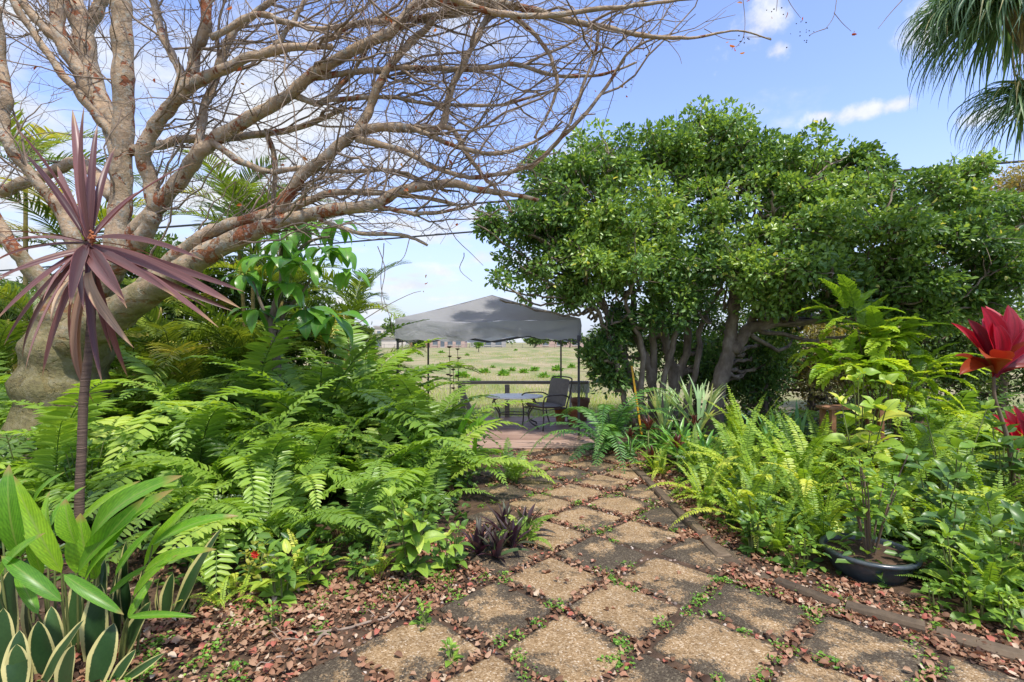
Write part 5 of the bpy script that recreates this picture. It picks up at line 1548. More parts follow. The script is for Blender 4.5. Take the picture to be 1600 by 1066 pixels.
leafy_tree('dense_bush', P(130, HY, 9.6) * np.array([1, 1, 0]), [[(130, 660, 9.6, 7), (134, 560, 9.6, 5), (126, 500, 9.6, 3)]], [px_lobe(*q) for q in ((60, 480, 70, 60, 9.6, .6), (170, 470, 80, 60, 9.8, .6), (280, 500, 70, 50, 9.8, .6), (120, 560, 110, 60, 9.5, .6), (260, 570, 100, 50, 9.5, .6), (400, 560, 80, 60, 10.4, .6), (440, 480, 80, 60, 10.6, .6), (500, 540, 60, 60, 10.6, .6), (340, 450, 80, 60, 10.2, .6), (230, 420, 80, 50, 10.2, .6), (-20, 540, 70, 60, 9.5, .6))],
           'dark green bush closing the view behind the palms at left', 'hedge', 760, 46, .11, .34, 71, twigs=150, cat='bush', zmin=.05)

# ------------------------------------------------------------------ leaf meshes for broad plants
OV = lambda x: np.sin(np.pi * np.clip(x, 0, 1) ** .72) ** .85
LAN = lambda x: np.sin(np.pi * np.clip(x, 0, 1) ** .8) ** .7
COL5 = (-1, -.5, 0, .5, 1)


def leaf_meshes(name, mat, n, w, bend, prof, seg=8, fold=.22, wav=.12, tint=(.2, .8), cols=COL5, L=1.0):
    out = []
    for k in range(n):
        g = G()
        V, q, t, uv = blade(L, w * rng.uniform(.88, 1.12), seg, bend * .35, bend * rng.uniform(.7, 1.3), fold, prof, wav, cols, twist=rng.normal(0, .15))
        g.add(V, q, None, rng.uniform(*tint), uv)
        out.append(g.mesh(name, mat))
    return out


def put_leaf(parent, me, base, tip, nor=None, name='leaf', w=1.0):
    """one leaf from base to tip (world points), face turned towards nor"""
    B = np.array(parent.location)
    base, tip = np.asarray(base, float), np.asarray(tip, float)
    d = tip - base
    L = np.linalg.norm(d)
    nor = np.array([0, -.35, 1.0]) if nor is None else np.asarray(nor, float)
    fr = frames(d[None], nor[None])[0]
    m = Matrix([list(r) for r in fr])
    o = link(name, me, parent, base - B, m.to_euler(), (L * w, L, L))
    return o


def broad_plant(name, loc, h, stems, pairs, lsize, meshes, label, cat='plant', group=None, spread=.35, stemmat='stem', leafname='leaf', lean=(0, 0), s_lo=.22):
    t = thing(name, loc, label, cat, group)
    g = G()
    for k in range(stems):
        a = rng.uniform(0, 6.28) if stems > 1 else 0
        hh = h * rng.uniform(.7, 1.08)
        top = np.array([math.cos(a) * spread * hh * rng.uniform(.3, 1) + lean[0], math.sin(a) * spread * hh * rng.uniform(.3, 1) + lean[1], hh])
        b0 = np.array([math.cos(a) * .03, math.sin(a) * .03, 0])
        cp = catmull([b0, b0 * .6 + top * .45 + np.array([0, 0, .1 * hh]), top], 10)
        tubes(g, cp, np.linspace(.006, .003, 10) * (1 + h * .4), 5, .5, cap=False)
        for q in range(pairs):
            s = s_lo + (1 - s_lo) * q / max(1, pairs - 1)
            p = np.array([np.interp(s, np.linspace(0, 1, 10), cp[:, i]) for i in range(3)])
            ph = q * 1.57 + k + rng.normal(0, .25)
            last = q == pairs - 1
            for sg in ((0, 1, 2, 3) if last else (0, 2)):
                aa = ph + sg * 1.5708 + rng.normal(0, .25)
                el = R(rng.uniform(-25, 35) + (20 if last else 0))
                d = np.array([math.cos(aa) * math.cos(el), math.sin(aa) * math.cos(el), math.sin(el)])
                fr = frames(d[None], np.array([[rng.normal(0, .25), rng.normal(0, .25) - .15, 1]]))[0]
                ls = lsize * rng.uniform(.7, 1.15) * (.65 if last else 1) * (1.0 - .2 * s)
                link(leafname, random.choice(meshes), t, p + d * .015, Matrix([list(r) for r in fr]).to_euler(), ls)
    g.obj('stem', M[stemmat], t)
    return t


BROAD = leaf_meshes('leaf', M['broad'], 6, .50, 42, OV)
BROADD = leaf_meshes('leaf', M['broad_dark'], 5, .48, 38, OV)
HEART = leaf_meshes('leaf', M['broad'], 4, .72, 45, lambda x: np.sin(np.pi * np.clip(x, 0, 1) ** .55) ** .8, tint=(.5, .95))
ROUND = leaf_meshes('leaf', M['yellow_leaf'], 3, .8, 30, lambda x: np.sin(np.pi * np.clip(x, 0, 1) ** .8) ** .55)
VARI = leaf_meshes('leaf', M['variegated'], 3, .75, 40, lambda x: np.sin(np.pi * np.clip(x, 0, 1) ** .8) ** .6, wav=.4)
SCHEF = leaf_meshes('leaf', M['schefflera'], 5, .42, 55, OV, seg=9)
GING = leaf_meshes('leaf', M['ginger'], 8, .155, 46, LAN, seg=12, fold=.35, wav=.06, tint=(.25, .75))
GINGW = leaf_meshes('leaf', M['ginger'], 3, .40, 40, LAN, seg=10, fold=.35, wav=.06, tint=(.35, .8))
COL7 = (-1, -.80, -.76, -.3, 0, .3, .76, .80, 1)
SNAKE = leaf_meshes('leaf', M['snake'], 5, .34, 10, lambda x: np.minimum(1, .55 + .9 * x) * np.clip(1 - np.clip((x - .45) / .55, 0, 1) ** 2.2, 0, 1) ** .75, seg=14, fold=.22, wav=.08, cols=COL7)
CORD = leaf_meshes('leaf', M['cordyline'], 8, .056, 22, lambda x: np.minimum(1, .38 + 2.0 * x) * np.clip(1 - x ** 3, 0, 1) ** .8, seg=12, fold=.4, wav=.03, tint=(.1, .75))
CORDB = leaf_meshes('leaf', M['cordyline'], 2, .08, 45, lambda x: np.minimum(1, .38 + 2.0 * x) * np.clip(1 - x ** 3, 0, 1) ** .8, seg=12, fold=.4, tint=(.85, 1.1))
TI = leaf_meshes('leaf', M['red_ti'], 6, .36, 40, lambda x: np.minimum(1, .16 + 1.9 * x ** 1.3) * np.clip(1 - np.clip((x - .5) / .5, 0, 1) ** 2.4, 0, 1) ** .8, seg=14, fold=.5, wav=.10, tint=(.15, .85), cols=(-1, -.7, -.35, 0, .35, .7, 1))
TIO = leaf_meshes('leaf', M['orange_ti'], 3, .36, 45, lambda x: np.minimum(1, .16 + 1.9 * x ** 1.3) * np.clip(1 - np.clip((x - .5) / .5, 0, 1) ** 2.4, 0, 1) ** .8, seg=12, fold=.4, wav=.08)
PURP = leaf_meshes('leaf', M['purple'], 5, .16, 35, LAN, seg=7, fold=.5, wav=.02, cols=(-1, 0, 1))
BROM = leaf_meshes('leaf', M['brom'], 4, .10, 60, None, seg=8, fold=.5, wav=.0, cols=(-1, 0, 1))
BROMR = leaf_meshes('leaf', M['brom_red'], 3, .20, 35, LAN, seg=6, fold=.4, wav=.0, cols=(-1, 0, 1))
IRIS = leaf_meshes('leaf', M['iris'], 4, .075, 25, None, seg=8, fold=.5, wav=0, cols=(-1, 0, 1))


def rosette_plant(name, loc, n, L, meshes, label, cat='plant', group=None, el=(15, 80), z=.02, normal_up=True, leafname='leaf'):
    t = thing(name, loc, label, cat, group)
    a0 = rng.uniform(0, 6.28)
    for k in range(n):
        a = a0 + k * 2.4 + rng.normal(0, .15)
        e = R(el[1] + (el[0] - el[1]) * k / n + rng.normal(0, 6))
        l_ = L * rng.uniform(.75, 1.1)
        m = Matrix.Rotation(a, 4, 'Z') @ Matrix.Rotation(e, 4, 'X')
        link(leafname, random.choice(meshes), t, (rng.normal(0, .012), rng.normal(0, .012), z), m.to_euler(), l_)
    return t


# ------------------------------------------------------------------ purple cordyline in front of the bare tree
CY = 3.05
cb = P(130, 535 + F * H / CY, CY)
cord = thing('purple_cordyline', (cb[0], cb[1], 0), 'tall maroon sword leaved cordyline on a bare ringed stem', 'plant')
hd = P(138, 378, CY)
g = G()
sp_ = catmull([(cb[0], cb[1], 0), P(124, 800, CY), P(128, 700, CY), P(131, 620, CY), P(140, 540, CY), P(143, 470, CY), P(139, 400, CY), hd], 46)
tubes(g, sp_ - np.array(cord.location), np.linspace(.0255, .022, 46) * (1 + .06 * (np.arange(46) % 2)), 10, .5)
g.obj('stem', M['dark_bark'], cord)
TIPS = [(113, 160, .1), (132, 163, -.1), (150, 188, .1), (37, 234, .2), (22, 189, -.4), (178, 222, .3), (293, 242, .1), (301, 270, -.3), (310, 388, -.4), (383, 457, -.1), (369, 467, -.35), (366, 487, .1), (343, 514, -.4), (324, 477, .25), (273, 460, -.5),
        (234, 478, -.55), (194, 469, -.65), (180, 460, -.7), (174, 553, .1), (110, 477, -.75), (121, 474, -.6), (65, 471, -.5), (48, 474, .1), (48, 452, -.6), (-12, 437, -.3), (-25, 454, .2), (-15, 505, -.3), (0, 539, -.1), (20, 559, .25), (37, 580, -.3), (58, 590, -.1),
        (-30, 322, .2), (-20, 356, -.3), (-25, 384, .35), (-12, 398, -.2), (-12, 412, .5), (90, 260, .45), (215, 300, .5), (250, 400, .5), (60, 330, .6), (200, 590, .3), (160, 600, -.2), (100, 560, .4)]
for k, (a, b, dd) in enumerate(TIPS):
    if k % 8 == 7:
        continue
    tip = P(a, b, CY + dd)
    down = tip[2] < hd[2] - .25
    zoff = (sp_[-1] - sp_[-6]) * rng.uniform(0, 1)
    base = hd - zoff * (1.0 if down else .25) + rng.normal(0, .008, 3)
    o = put_leaf(cord, random.choice(CORD), base, tip, (rng.normal(0, .35), -.55, .9 if not down else .45), w=rng.uniform(.85, 1.2))
for (a, b, dd) in ((194, 537, -.5), (70, 500, -.4), (132, 640, .1), (120, 620, .05)):
    put_leaf(cord, random.choice(CORDB), P(141, 420, CY), P(a, b, CY + dd), (0, -.8, .3), w=.9)
g = G(); q = [P(144 + rng.normal(0, 2.5), 372 + rng.normal(0, 5), CY - .06) for _ in range(26)]
scatter(g, oct_, np.array(q) - np.array(cord.location), frames(rnd_dirs(26), rnd_dirs(26)), rng.uniform(.007, .012, 26), rng.uniform(.4, 1, 26))
g.obj('flower_bud', M['terracotta'], cord)

# ------------------------------------------------------------------ lance-leaved clump and snake plants, front left
gb_ = P(105, 535 + F * H / 2.62, 2.62)
gin = thing('lance_leaf_clump', (gb_[0], gb_[1], 0), 'broad bright green lance leaved ginger clump in the front left corner', 'plant')
LANCE = [((121, 895), (281, 764), 2.45, .98), ((141, 850), (264, 733), 2.55, 1.0), ((225, 885), (317, 776), 2.55, 1.1), ((238, 852), (370, 797), 2.5, .95), ((226, 892), (335, 855), 2.45, .9), ((208, 932), (282, 866), 2.4, 1.1), ((200, 965), (240, 900), 2.4, 1.3),
         ((200, 965), (308, 962), 2.35, .6), ((100, 898), (196, 962), 2.3, 1.0), ((96, 940), (-6, 862), 2.3, 1.05), ((96, 895), (18, 738), 2.5, 1.15), ((32, 870), (6, 726), 2.45, 1.2), ((-5, 920), (64, 830), 2.4, 1.2), ((122, 820), (225, 752), 2.75, .9), ((75, 830), (128, 752), 2.8, 1.1),
         ((50, 800), (95, 735), 2.9, 1.0), ((-10, 830), (-30, 720), 2.5, 1.1), ((160, 840), (166, 778), 2.7, 1.3), ((66, 900), (52, 800), 2.5, 1.3), ((150, 880), (205, 790), 2.6, 1.0), ((180, 900), (250, 815), 2.65, .95), ((130, 930), (190, 850), 2.45, 1.0), ((60, 960), (20, 880), 2.4, 1.1), ((85, 860), (72, 765), 2.7, 1.1), ((170, 930), (240, 880), 2.5, .9), ((0, 800), (40, 745), 2.8, 1.1)]
g = G()
for k, (b_, t_, Y, w) in enumerate(LANCE):
    base, tip = P(*b_, Y), P(*t_, Y + rng.normal(0, .1))
    o = put_leaf(gin, GING[k % len(GING)], base, tip, (rng.normal(0, .3), -.75, .75), w=w)
    foot = np.array([base[0] * .8 + gb_[0] * .2, base[1] * .7 + gb_[1] * .3, 0])
    st = catmull([foot, (foot + base) / 2 + np.array([0, 0, .05]), base], 9)
    tubes(g, st - np.array(gin.location), np.linspace(.007, .004, 9), 5, .5, cap=False)
for (b_, t_, Y) in (((118, 850), (104, 778), 2.5), ((150, 905), (128, 800), 2.6)):
    put_leaf(gin, GINGW[0], P(*b_, Y), P(*t_, Y), (0, -1, .4))
g.obj('stalk', M['stem'], gin)

SN = [((62, 1078), (132, 969), 2.28, 1.05), ((146, 1078), (178, 974), 2.28, 1.15), ((5, 1078), (3, 952), 2.28, .85), ((40, 1070), (24, 1008), 2.25, 1.2), ((95, 1050), (78, 948), 2.4, .95), ((76, 1058), (58, 972), 2.35, 1.0), ((146, 1040), (156, 912), 2.45, .85),
      ((188, 1030), (232, 942), 2.5, .7), ((170, 1072), (212, 1015), 2.3, .8), ((182, 1066), (258, 1020), 2.32, .45), ((112, 1030), (100, 952), 2.5, .7), ((188, 1000), (186, 878), 2.66, .6), ((205, 990), (196, 846), 2.72, .45), ((160, 1000), (161, 876), 2.66, .5), ((28, 1090), (30, 985), 2.22, 1.0),
      ((-10, 1060), (-14, 960), 2.35, .9), ((60, 1030), (40, 900), 2.5, .8), ((120, 1010), (122, 890), 2.6, .7), ((20, 1010), (14, 890), 2.6, .8), ((100, 1090), (112, 1010), 2.2, 1.2), ((216, 1000), (226, 900), 2.68, .45)]
sn1 = thing('snake_plant', (P(90, 1070, 2.3)[0], 2.35, 0), 'dark green cream edged snake plant clump in the bottom left corner', 'plant', 'snake plants')
for (b_, t_, Y, w) in SN:
    base = P(b_[0], b_[1], Y); base[2] = 0.0
    put_leaf(sn1, random.choice(SNAKE), base, P(*t_, Y + rng.normal(0, .04)), (rng.normal(0, .35), -1, .25), w=w)
sn2 = thing('snake_plant', (P(280, 965, 2.9)[0], 2.9, 0), 'tall lone snake plant leaves leaning at the litter edge beside tiny ferns', 'plant', 'snake plants')
for (b_, t_, Y, w) in (((272, 965), (347, 826), 2.88, .72), ((258, 968), (270, 896), 2.85, 1.0), ((285, 960), (305, 900), 2.9, .5), ((250, 970), (246, 905), 2.85, .8), ((234, 975), (222, 890), 2.82, .7), ((290, 962), (298, 915), 2.9, .6)):
    base = P(b_[0], b_[1], Y); base[2] = 0
    put_leaf(sn2, random.choice(SNAKE), base, P(*t_, Y), (rng.normal(0, .35), -1, .25), w=w)

# ------------------------------------------------------------------ big-leaved tree behind the ferns
uy = 6.6
um = thing('umbrella_tree', P(432, HY, uy) * np.array([1, 1, 0]), 'young tree with large drooping glossy leaves behind the left ferns', 'tree')
U0 = np.array(um.location)
TK = [[(428, 720, uy), (432, 600, uy), (432, 560, uy), (425, 500, uy), (440, 440, uy), (438, 400, uy), (445, 360, uy)], [(432, 560, uy), (440, 500, uy + .05), (470, 460, uy), (490, 430, uy - .1)], [(430, 520, uy), (410, 480, uy), (395, 440, uy)], [(440, 420, uy), (480, 380, uy), (515, 370, uy - .1)], [(436, 540, uy), (470, 505, uy - .1), (480, 480, uy - .15)]]
for k, L in enumerate(TK):
    pts = np.array([P(*q) for q in L]); pts[0][2] = 0 if k == 0 else pts[0][2]
    g = G(); tubes(g, catmull(pts, 24) - U0, np.linspace(.068 if k == 0 else .03, .02 if k == 0 else .012, 24), 9, .5)
    g.obj('trunk' if k == 0 else 'branch', M['grey_bark'], um)
for (a, b, d, n, s) in ((380, 425, 0, 7, .30), (440, 375, -.1, 9, .36), (500, 385, -.1, 8, .36), (470, 345, 0, 8, .34), (415, 350, .1, 7, .32), (535, 385, 0, 7, .34), (478, 478, -.2, 9, .46), (450, 440, -.2, 8, .34), (400, 480, 0, 7, .34), (525, 345, .1, 7, .32), (520, 490, 0, 7, .46), (430, 400, -.3, 7, .34), (470, 410, -.3, 8, .36), (545, 420, .1, 6, .3), (405, 395, .1, 7, .32), (455, 330, .1, 7, .3)):
    c = P(a, b, uy + d)
    a0 = rng.uniform(0, 6.28)
    for k in range(n):
        aa = a0 + k * 6.283 / n + rng.normal(0, .15)
        el = R(rng.uniform(-62, -8))
        dv = np.array([math.cos(aa) * math.cos(el), math.sin(aa) * math.cos(el), math.sin(el)])
        put_leaf(um, random.choice(SCHEF), c + dv * .05, c + dv * (.05 + s * rng.uniform(.9, 1.3)), (dv[0] * .6, dv[1] * .6 - .25, .8), w=rng.uniform(.9, 1.15))

# ------------------------------------------------------------------ ponytail palm overhead at the right
py_ = 5.3
pt = thing('ponytail_palm', (P(1720, HY, py_)[0], py_, 0), 'ponytail palm with drooping strap leaves hanging in the top right corner', 'palm')
B0 = np.array(pt.location)
g = G(); tubes(g, catmull([B0 + np.array([0, 0, 0]), B0 + np.array([-.05, 0, 1.2]), P(1690, 200, py_), P(1640, 110, py_), P(1600, 60, py_), P(1570, 15, py_)], 30) - B0, np.concatenate([np.linspace(.34, .10, 12), np.linspace(.10, .055, 18)]), 12, .5)
g.obj('trunk', M['grey_bark'], pt)
g = G(); tubes(g, catmull([P(1680, 190, py_), P(1650, 165, py_), P(1612, 150, py_)], 12) - B0, np.linspace(.08, .05, 12), 10, .5)
g.obj('limb', M['grey_bark'], pt)
strap = [blade(1.0, .025, 14, e, b, .6, lambda x: np.minimum(1, 6 * x + .5) * (1 - x ** 2) ** .8, twist=tw) for e, b, tw in ((20, 120, .4), (40, 150, -.5), (0, 95, .3), (55, 160, .6), (30, 135, -.2), (-15, 75, .4))]
for (hx, hy, dep, n, L0, L1) in ((1575, 2, py_, 620, .75, 1.3), (1495, 15, py_ + .2, 240, .45, .75), (1612, 150, py_, 340, .55, .95)):
    g = G(); c = P(hx, hy, dep)
    for k in range(n):
        a = rng.uniform(0, 6.28)
        fr = np.array(Matrix.Rotation(a, 3, 'Z') @ Matrix.Rotation(R(rng.normal(0, 10)), 3, 'Y'))[None]
        scatter(g, strap[rng.integers(len(strap))], [c - B0 + rng.normal(0, .05, 3)], fr, [rng.uniform(L0, L1)], [np.clip(rng.normal(.45, .2), 0, .92) if rng.random() > .03 else 1.0])
    tag(g.obj('leaf_head', M['ponytail'], pt), kind='stuff')
for k in range(14):
    g = G(); a = P(1590 + rng.normal(0, 10), 20 + rng.normal(0, 12), py_ - .15)
    tubes(g, catmull([a, a + np.array([rng.normal(0, .08), -.05, -.35]), a + np.array([rng.normal(0, .12), -.06, -rng.uniform(.6, .95)])], 10) - B0, np.linspace(.006, .002, 10), 4, .9)
    g.obj('dry_flower_stalk', M['cane'], pt)

# ------------------------------------------------------------------ scarlet ti plants at the right
ty = 4.5
ti1 = thing('scarlet_ti_plant', (P(1588, HY, ty)[0], ty, 0), 'tall scarlet ti plant with a flaring leaf head on a thin cane', 'plant', 'scarlet ti plants')
I0 = np.array(ti1.location)
hd1 = P(1553, 588, ty)
g = G(); tubes(g, catmull([I0, P(1582, 740, ty), P(1575, 690, ty), P(1565, 655, ty), P(1554, 620, ty), hd1], 30) - I0, np.linspace(.022, .012, 30), 8, .5)
g.obj('stem', M['woody'], ti1)
for (a, b, dd, w, me) in ((1552, 472, .08, 1.0, 0), (1533, 478, -.05, .9, 1), (1572, 476, .05, .85, 2), (1560, 500, -.12, .8, 3), (1590, 487, .1, .8, 4), (1512, 498, .05, .6, 5), (1492, 499, .12, .45, 0), (1535, 500, .15, .8, 1), (1610, 505, -.05, .7, 2), (1545, 490, .2, 1.0, 3), (1620, 540, .1, .7, 4), (1580, 500, .22, .9, 5)):
    put_leaf(ti1, TI[me], hd1 + rng.normal(0, .006, 3), P(a, b, ty + dd), (rng.normal(0, .2), -1, .25), w=w)
for (a, b, dd, w) in ((1490, 556, -.1, .62), (1548, 545, -.32, 1.15), (1568, 548, -.34, 1.0), (1615, 532, -.2, .7), (1625, 570, -.1, .6), (1505, 570, -.25, .6)):
    put_leaf(ti1, random.choice(TIO), hd1 + np.array([0, 0, .02]), P(a, b, ty + dd), (0, -.4, 1), w=w)
ti2 = thing('scarlet_ti_plant', (P(1592, HY, 4.9)[0], 4.9, 0), 'short bright red ti plant low beside the tall one at the right edge', 'plant', 'scarlet ti plants')
hd2 = P(1590, 702, 4.9)
g = G(); tubes(g, catmull([np.array(ti2.location), hd2 * .5 + np.array(ti2.location) * .5, hd2], 12) - np.array(ti2.location), np.linspace(.018, .012, 12), 7, .5); g.obj('stem', M['woody'], ti2)
for (a, b, dd, w) in ((1580, 632, 0, .8), (1590, 636, .1, 1.0), (1570, 640, .1, .8), (1556, 645, 0, .6), (1548, 668, -.1, .6), (1602, 640, 0, .9), (1612, 660, -.1, .8), (1596, 655, -.15, 1.0), (1575, 655, -.15, .8), (1625, 680, 0, .7), (1560, 690, -.2, .6)):
    put_leaf(ti2, random.choice(TI), hd2, P(a, b, 4.9 + dd), (rng.normal(0, .2), -1, .3), w=w)

# ------------------------------------------------------------------ bromeliads, staghorns, iris blades on the right
for (px, py, n, L, me, lab, grp) in ((985, 708, 16, .34, BROM, 'green bromeliad under a red bract beside the dark drooping fern', 'bromeliads'), (1022, 722, 18, .40, BROM, 'green bromeliad nearest the path edging', 'bromeliads'), (1062, 716, 22, .62, BROM, 'large dark bromeliad with upright straps in front of the forked trunk', 'bromeliads'),
                                     (1100, 725, 18, .55, BROM, 'spreading strap leaved bromeliad right of the large dark one', 'bromeliads'), (1040, 700, 16, .5, BROM, 'bromeliad in the shade behind the red bracts', 'bromeliads')):
    p = GP(px, py + 12)
    rosette_plant('bromeliad', (p[0], p[1], .02), n, L, me, lab, 'bromeliad', grp, (12, 78))
for (px, py, Y, L, lab) in ((985, 684, 6.5, .16, 'small rusty red bromeliad at the path end beside the deck'), (1013, 672, 6.3, .20, 'rusty red bromeliad held up behind the others'), (1058, 700, 6.0, .19, 'dark red bromeliad below the staghorn fronds'), (1020, 718, 6.0, .17, 'orange bromeliad low beside the edging'), (1085, 664, 6.4, .16, 'small red bromeliad inside the staghorn clump')):
    p = P(px, py, Y)
    t = rosette_plant('red_bromeliad', (p[0], p[1], .0), 14, L, BROMR, lab, 'bromeliad', 'red bromeliads', (15, 85), z=p[2])
    g = G(); tubes(g, np.array([(0, 0, 0), (0, 0, p[2] * .5), (0, 0, p[2] + .02)]), np.array([.012, .010, .010]), 6); g.obj('stem', M['stem'], t)
def staghorn(loc, n, L, label):
    t = thing('staghorn_fern', loc, label, 'fern', 'staghorn ferns')
    for k in range(n):
        g = G()
        e, b = rng.uniform(50, 82), rng.uniform(5, 50)
        V, q, _, uv = blade(.55, .05, 6, e, b * .5, .2, lambda x: .5 + .7 * x, cols=(-1, 0, 1)); g.add(V, q, None, rng.uniform(.2, .8), uv)
        tipc = (V[-3:] .mean(0))
        el2 = e - b * .5
        for s in (-1, -.25, .3, 1):
            V, q, _, uv = blade(rng.uniform(.25, .45), .045, 5, el2, rng.uniform(0, 40), .2, lambda x: 1 - .8 * x, cols=(-1, 0, 1))
            m = np.array(Matrix.Rotation(-s * R(34), 3, 'Z'))
            # fan the fingers out sideways
            V = V @ m.T + tipc + np.array([s * .018, 0, -.01])
            g.add(V, q, None, rng.uniform(.3, .9), uv)
        o = g.obj('frond', M['stag'], t)
        o.rotation_euler = (R(rng.normal(0, 6)), 0, rng.uniform(0, 6.28)); o.scale = (L,) * 3
        o.location = (0, 0, .25)
    g = G(); tubes(g, np.array([(0, 0, 0), (0, .01, .15), (0, 0, .3)]), np.array([.05, .07, .04]), 8); g.obj('stump', M['woody'], t)


p = GP(1050, 708); staghorn((p[0] - .05, p[1] + .25, 0), 13, .78, 'grey green staghorn fern left of the taller antler fronds')
p = GP(1100, 712); staghorn((p[0], p[1] + .2, 0), 13, .98, 'taller staghorn fern with antler fronds in front of dark shrub')
for (px, Y, n, L, lab) in ((1212, 6.2, 16, .82, 'clump of blue green sword leaves in the right bed middle'), (1245, 6.4, 12, .78, 'sword leaved clump left of the rusty plank stand'), (1170, 6.3, 9, .6, 'lower arching sword leaved clump beside the staghorn')):
    rosette_plant('sword_leaf_clump', (P(px, HY, Y)[0], Y, 0), n, L, IRIS, lab, 'plant', 'sword leaved clumps', (52, 88))

# rusty plank stand
by = 5.7
bx = P(1330, HY, by)[0]
bn = thing('plank_stand', (bx, by, 0), 'rusty timber plant stand half buried in the right bed', 'stand')
for zz, w, dy in ((.86, .66, 0), (.80 - .28, .62, -.04)):
    for k in range(2):
        g = G(); box(g, (0, 0, 0), (w, .12, .032), bev=.005); o = g.obj('plank', M['rust'], bn, smooth=False); o.location = (.0, dy + (k - .5) * .128, zz); o.rotation_euler = (0, R(-1.5), 0)
for sx in (-1, 1):
    for sy in (-1, 1):
        g = G(); box(g, (0, 0, 0), (.05, .05, .84), bev=.005); g.obj('leg', M['rust'], bn, smooth=False).location = (sx * .27, sy * .09, .42)

# yellow stick
a, b = P(987, 572, 8.15), P(1004, 640, 8.05); b[2] = 0
g = G(); bar(g, b, a, .030, .014); tag(g.obj('yellow_stake', M['yellow'], smooth=False), 'short yellow stake leaning among the tree stems', 'stake')

# ------------------------------------------------------------------ blue glazed pot with its shrub
ptb = thing('glazed_bowl_pot', (2.45, 3.42, -.03), 'dark blue glazed bowl pot behind the timber edging', 'pot')
g = G(); r_ = .275
lathe(g, [(.001, 0), (.17, 0), (.18, .012), (.245, .12), (.262, .165), (.262, .172), (.285, .178), (.29, .19), (.285, .203), (.262, .205), (.255, .19), (.245, .15)], 44)
g.obj('body', M['blue_pot'], ptb)
ptb.scale = (1.0, 1.0, 1.05)
g = G(); lathe(g, [(.252, .172), (.15, .178), (.001, .18)], 28); g.obj('potting_soil', M['soil'], ptb)
ps = broad_plant('potted_shrub', (2.45, 3.40, .17), .62, 9, 5, .125, BROAD, 'tall thin stemmed green shrub growing in the blue pot', 'shrub', None, .42, 'woody', s_lo=.45)

# ------------------------------------------------------------------ leafy filler plants
RIGHT = [(1.78, 4.45, .2, 4, 3, .06, BROAD, 'little weed beside the flat edging board end'), (2.72, 2.72, .2, 4, 3, .07, BROAD, 'little weed against the edging right of the pot'), (3.35, 2.75, .35, 5, 3, .12, BROAD, 'leafy weed in the bottom right corner of the bed'), (3.25, 3.25, .45, 5, 3, .14, BROADD, 'dark leafy plant beside the mossy stone'), (1.88, 4.3, .24, 5, 3, .07, BROADD, 'dark weed at the fern foot beside the path'), (2.88, 3.02, .30, 6, 3, .12, BROAD, 'broad leaved weed hiding the right side of the blue pot'), (2.9, 3.3, .5, 6, 4, .15, BROADD, 'dark broad leaved plant leaning over the blue pot'), (3.35, 3.9, .7, 6, 4, .17, BROADD, 'dark leaved plant behind the potted shrub'), (3.9, 4.4, .85, 6, 4, .19, BROAD, 'large soft leaved plant below the scarlet ti plants'), (3.3, 4.7, .95, 5, 4, .19, HEART, 'heart leaved vine plant in front of the rusty plank stand'),
         (3.75, 5.35, 1.12, 4, 4, .20, HEART, 'tall pale heart leaved shoot against the plank stand'), (4.3, 3.9, .65, 6, 4, .17, BROADD, 'dark leaved plant at the right edge under the scarlet plants'), (2.75, 3.05, .34, 6, 3, .12, BROAD, 'low broad leaved plant right of the blue pot'), (3.15, 3.0, .42, 6, 3, .17, BROADD, 'dark broad leaved plant near the mossy stone'),
         (2.5, 2.93, .14, 4, 3, .06, BROAD, 'small green weed below the blue pot'), (2.0, 3.45, .22, 5, 3, .085, BROAD, 'small green weed beside the edging bend'), (1.82, 3.75, .26, 6, 3, .085, BROAD, 'green weed at the path edge left of the blue pot'), (1.95, 3.95, .30, 6, 3, .09, BROADD, 'dark green weed under the spilling fern'), (3.05, 2.62, .22, 5, 3, .10, BROAD, 'small weed at the far right edging'),
         (2.62, 2.82, .22, 5, 3, .09, BROAD, 'small weed between edging and broad leaves'), (2.05, 4.9, .3, 6, 3, .08, BROAD, 'low leafy weed among the ferns behind the edging'), (1.72, 5.2, .14, 5, 2, .06, BROAD, 'tiny weed beside the flat edging board'), (4.5, 4.55, .75, 6, 4, .2, BROADD, 'dark leaved plant at the foot of the scarlet canes')]
for (x, y, h, st, pr, ls, me, lab) in RIGHT:
    broad_plant('leafy_plant', (x, y, .005), h * 1.1, min(st, 5), max(2, pr - 1) if h > .3 else pr, ls * 1.5, me, lab, 'plant', 'leafy plants of the right bed')
LEFT = [(640, 905, .46, 9, 4, .125, BROAD, 'young green broadleaf plant at the front of the left ferns'), (440, 945, .26, 5, 3, .125, BROAD, 'low green broadleaf at the litter edge under ferns'), (490, 920, .24, 4, 3, .10, BROAD, 'small green broadleaf beside the low one'), (700, 895, .26, 6, 3, .09, BROAD, 'small green broadleaf between the young plant and purple rosettes'),
        (560, 915, .18, 4, 3, .08, BROADD, 'tiny dark broadleaf in front of the small fern'), (430, 985, .10, 4, 2, .06, BROAD, 'tiny weed growing in the leaf litter'), (660, 985, .10, 4, 2, .055, BROAD, 'tiny weed above the left slab corner'), (1180, 870, .22, 6, 3, .085, BROADD, 'leafy weed on the right path margin'), (700, 1035, .07, 4, 2, .05, BROAD, 'tiny weed between the two bottom slabs')]
for (px, py, h, st, pr, ls, me, lab) in LEFT:
    p = GP(px, py)
    broad_plant('leafy_plant', (p[0], p[1], .005), h * 1.1, st, pr, ls * 1.45, me, lab, 'plant', 'leafy plants at the path edge')
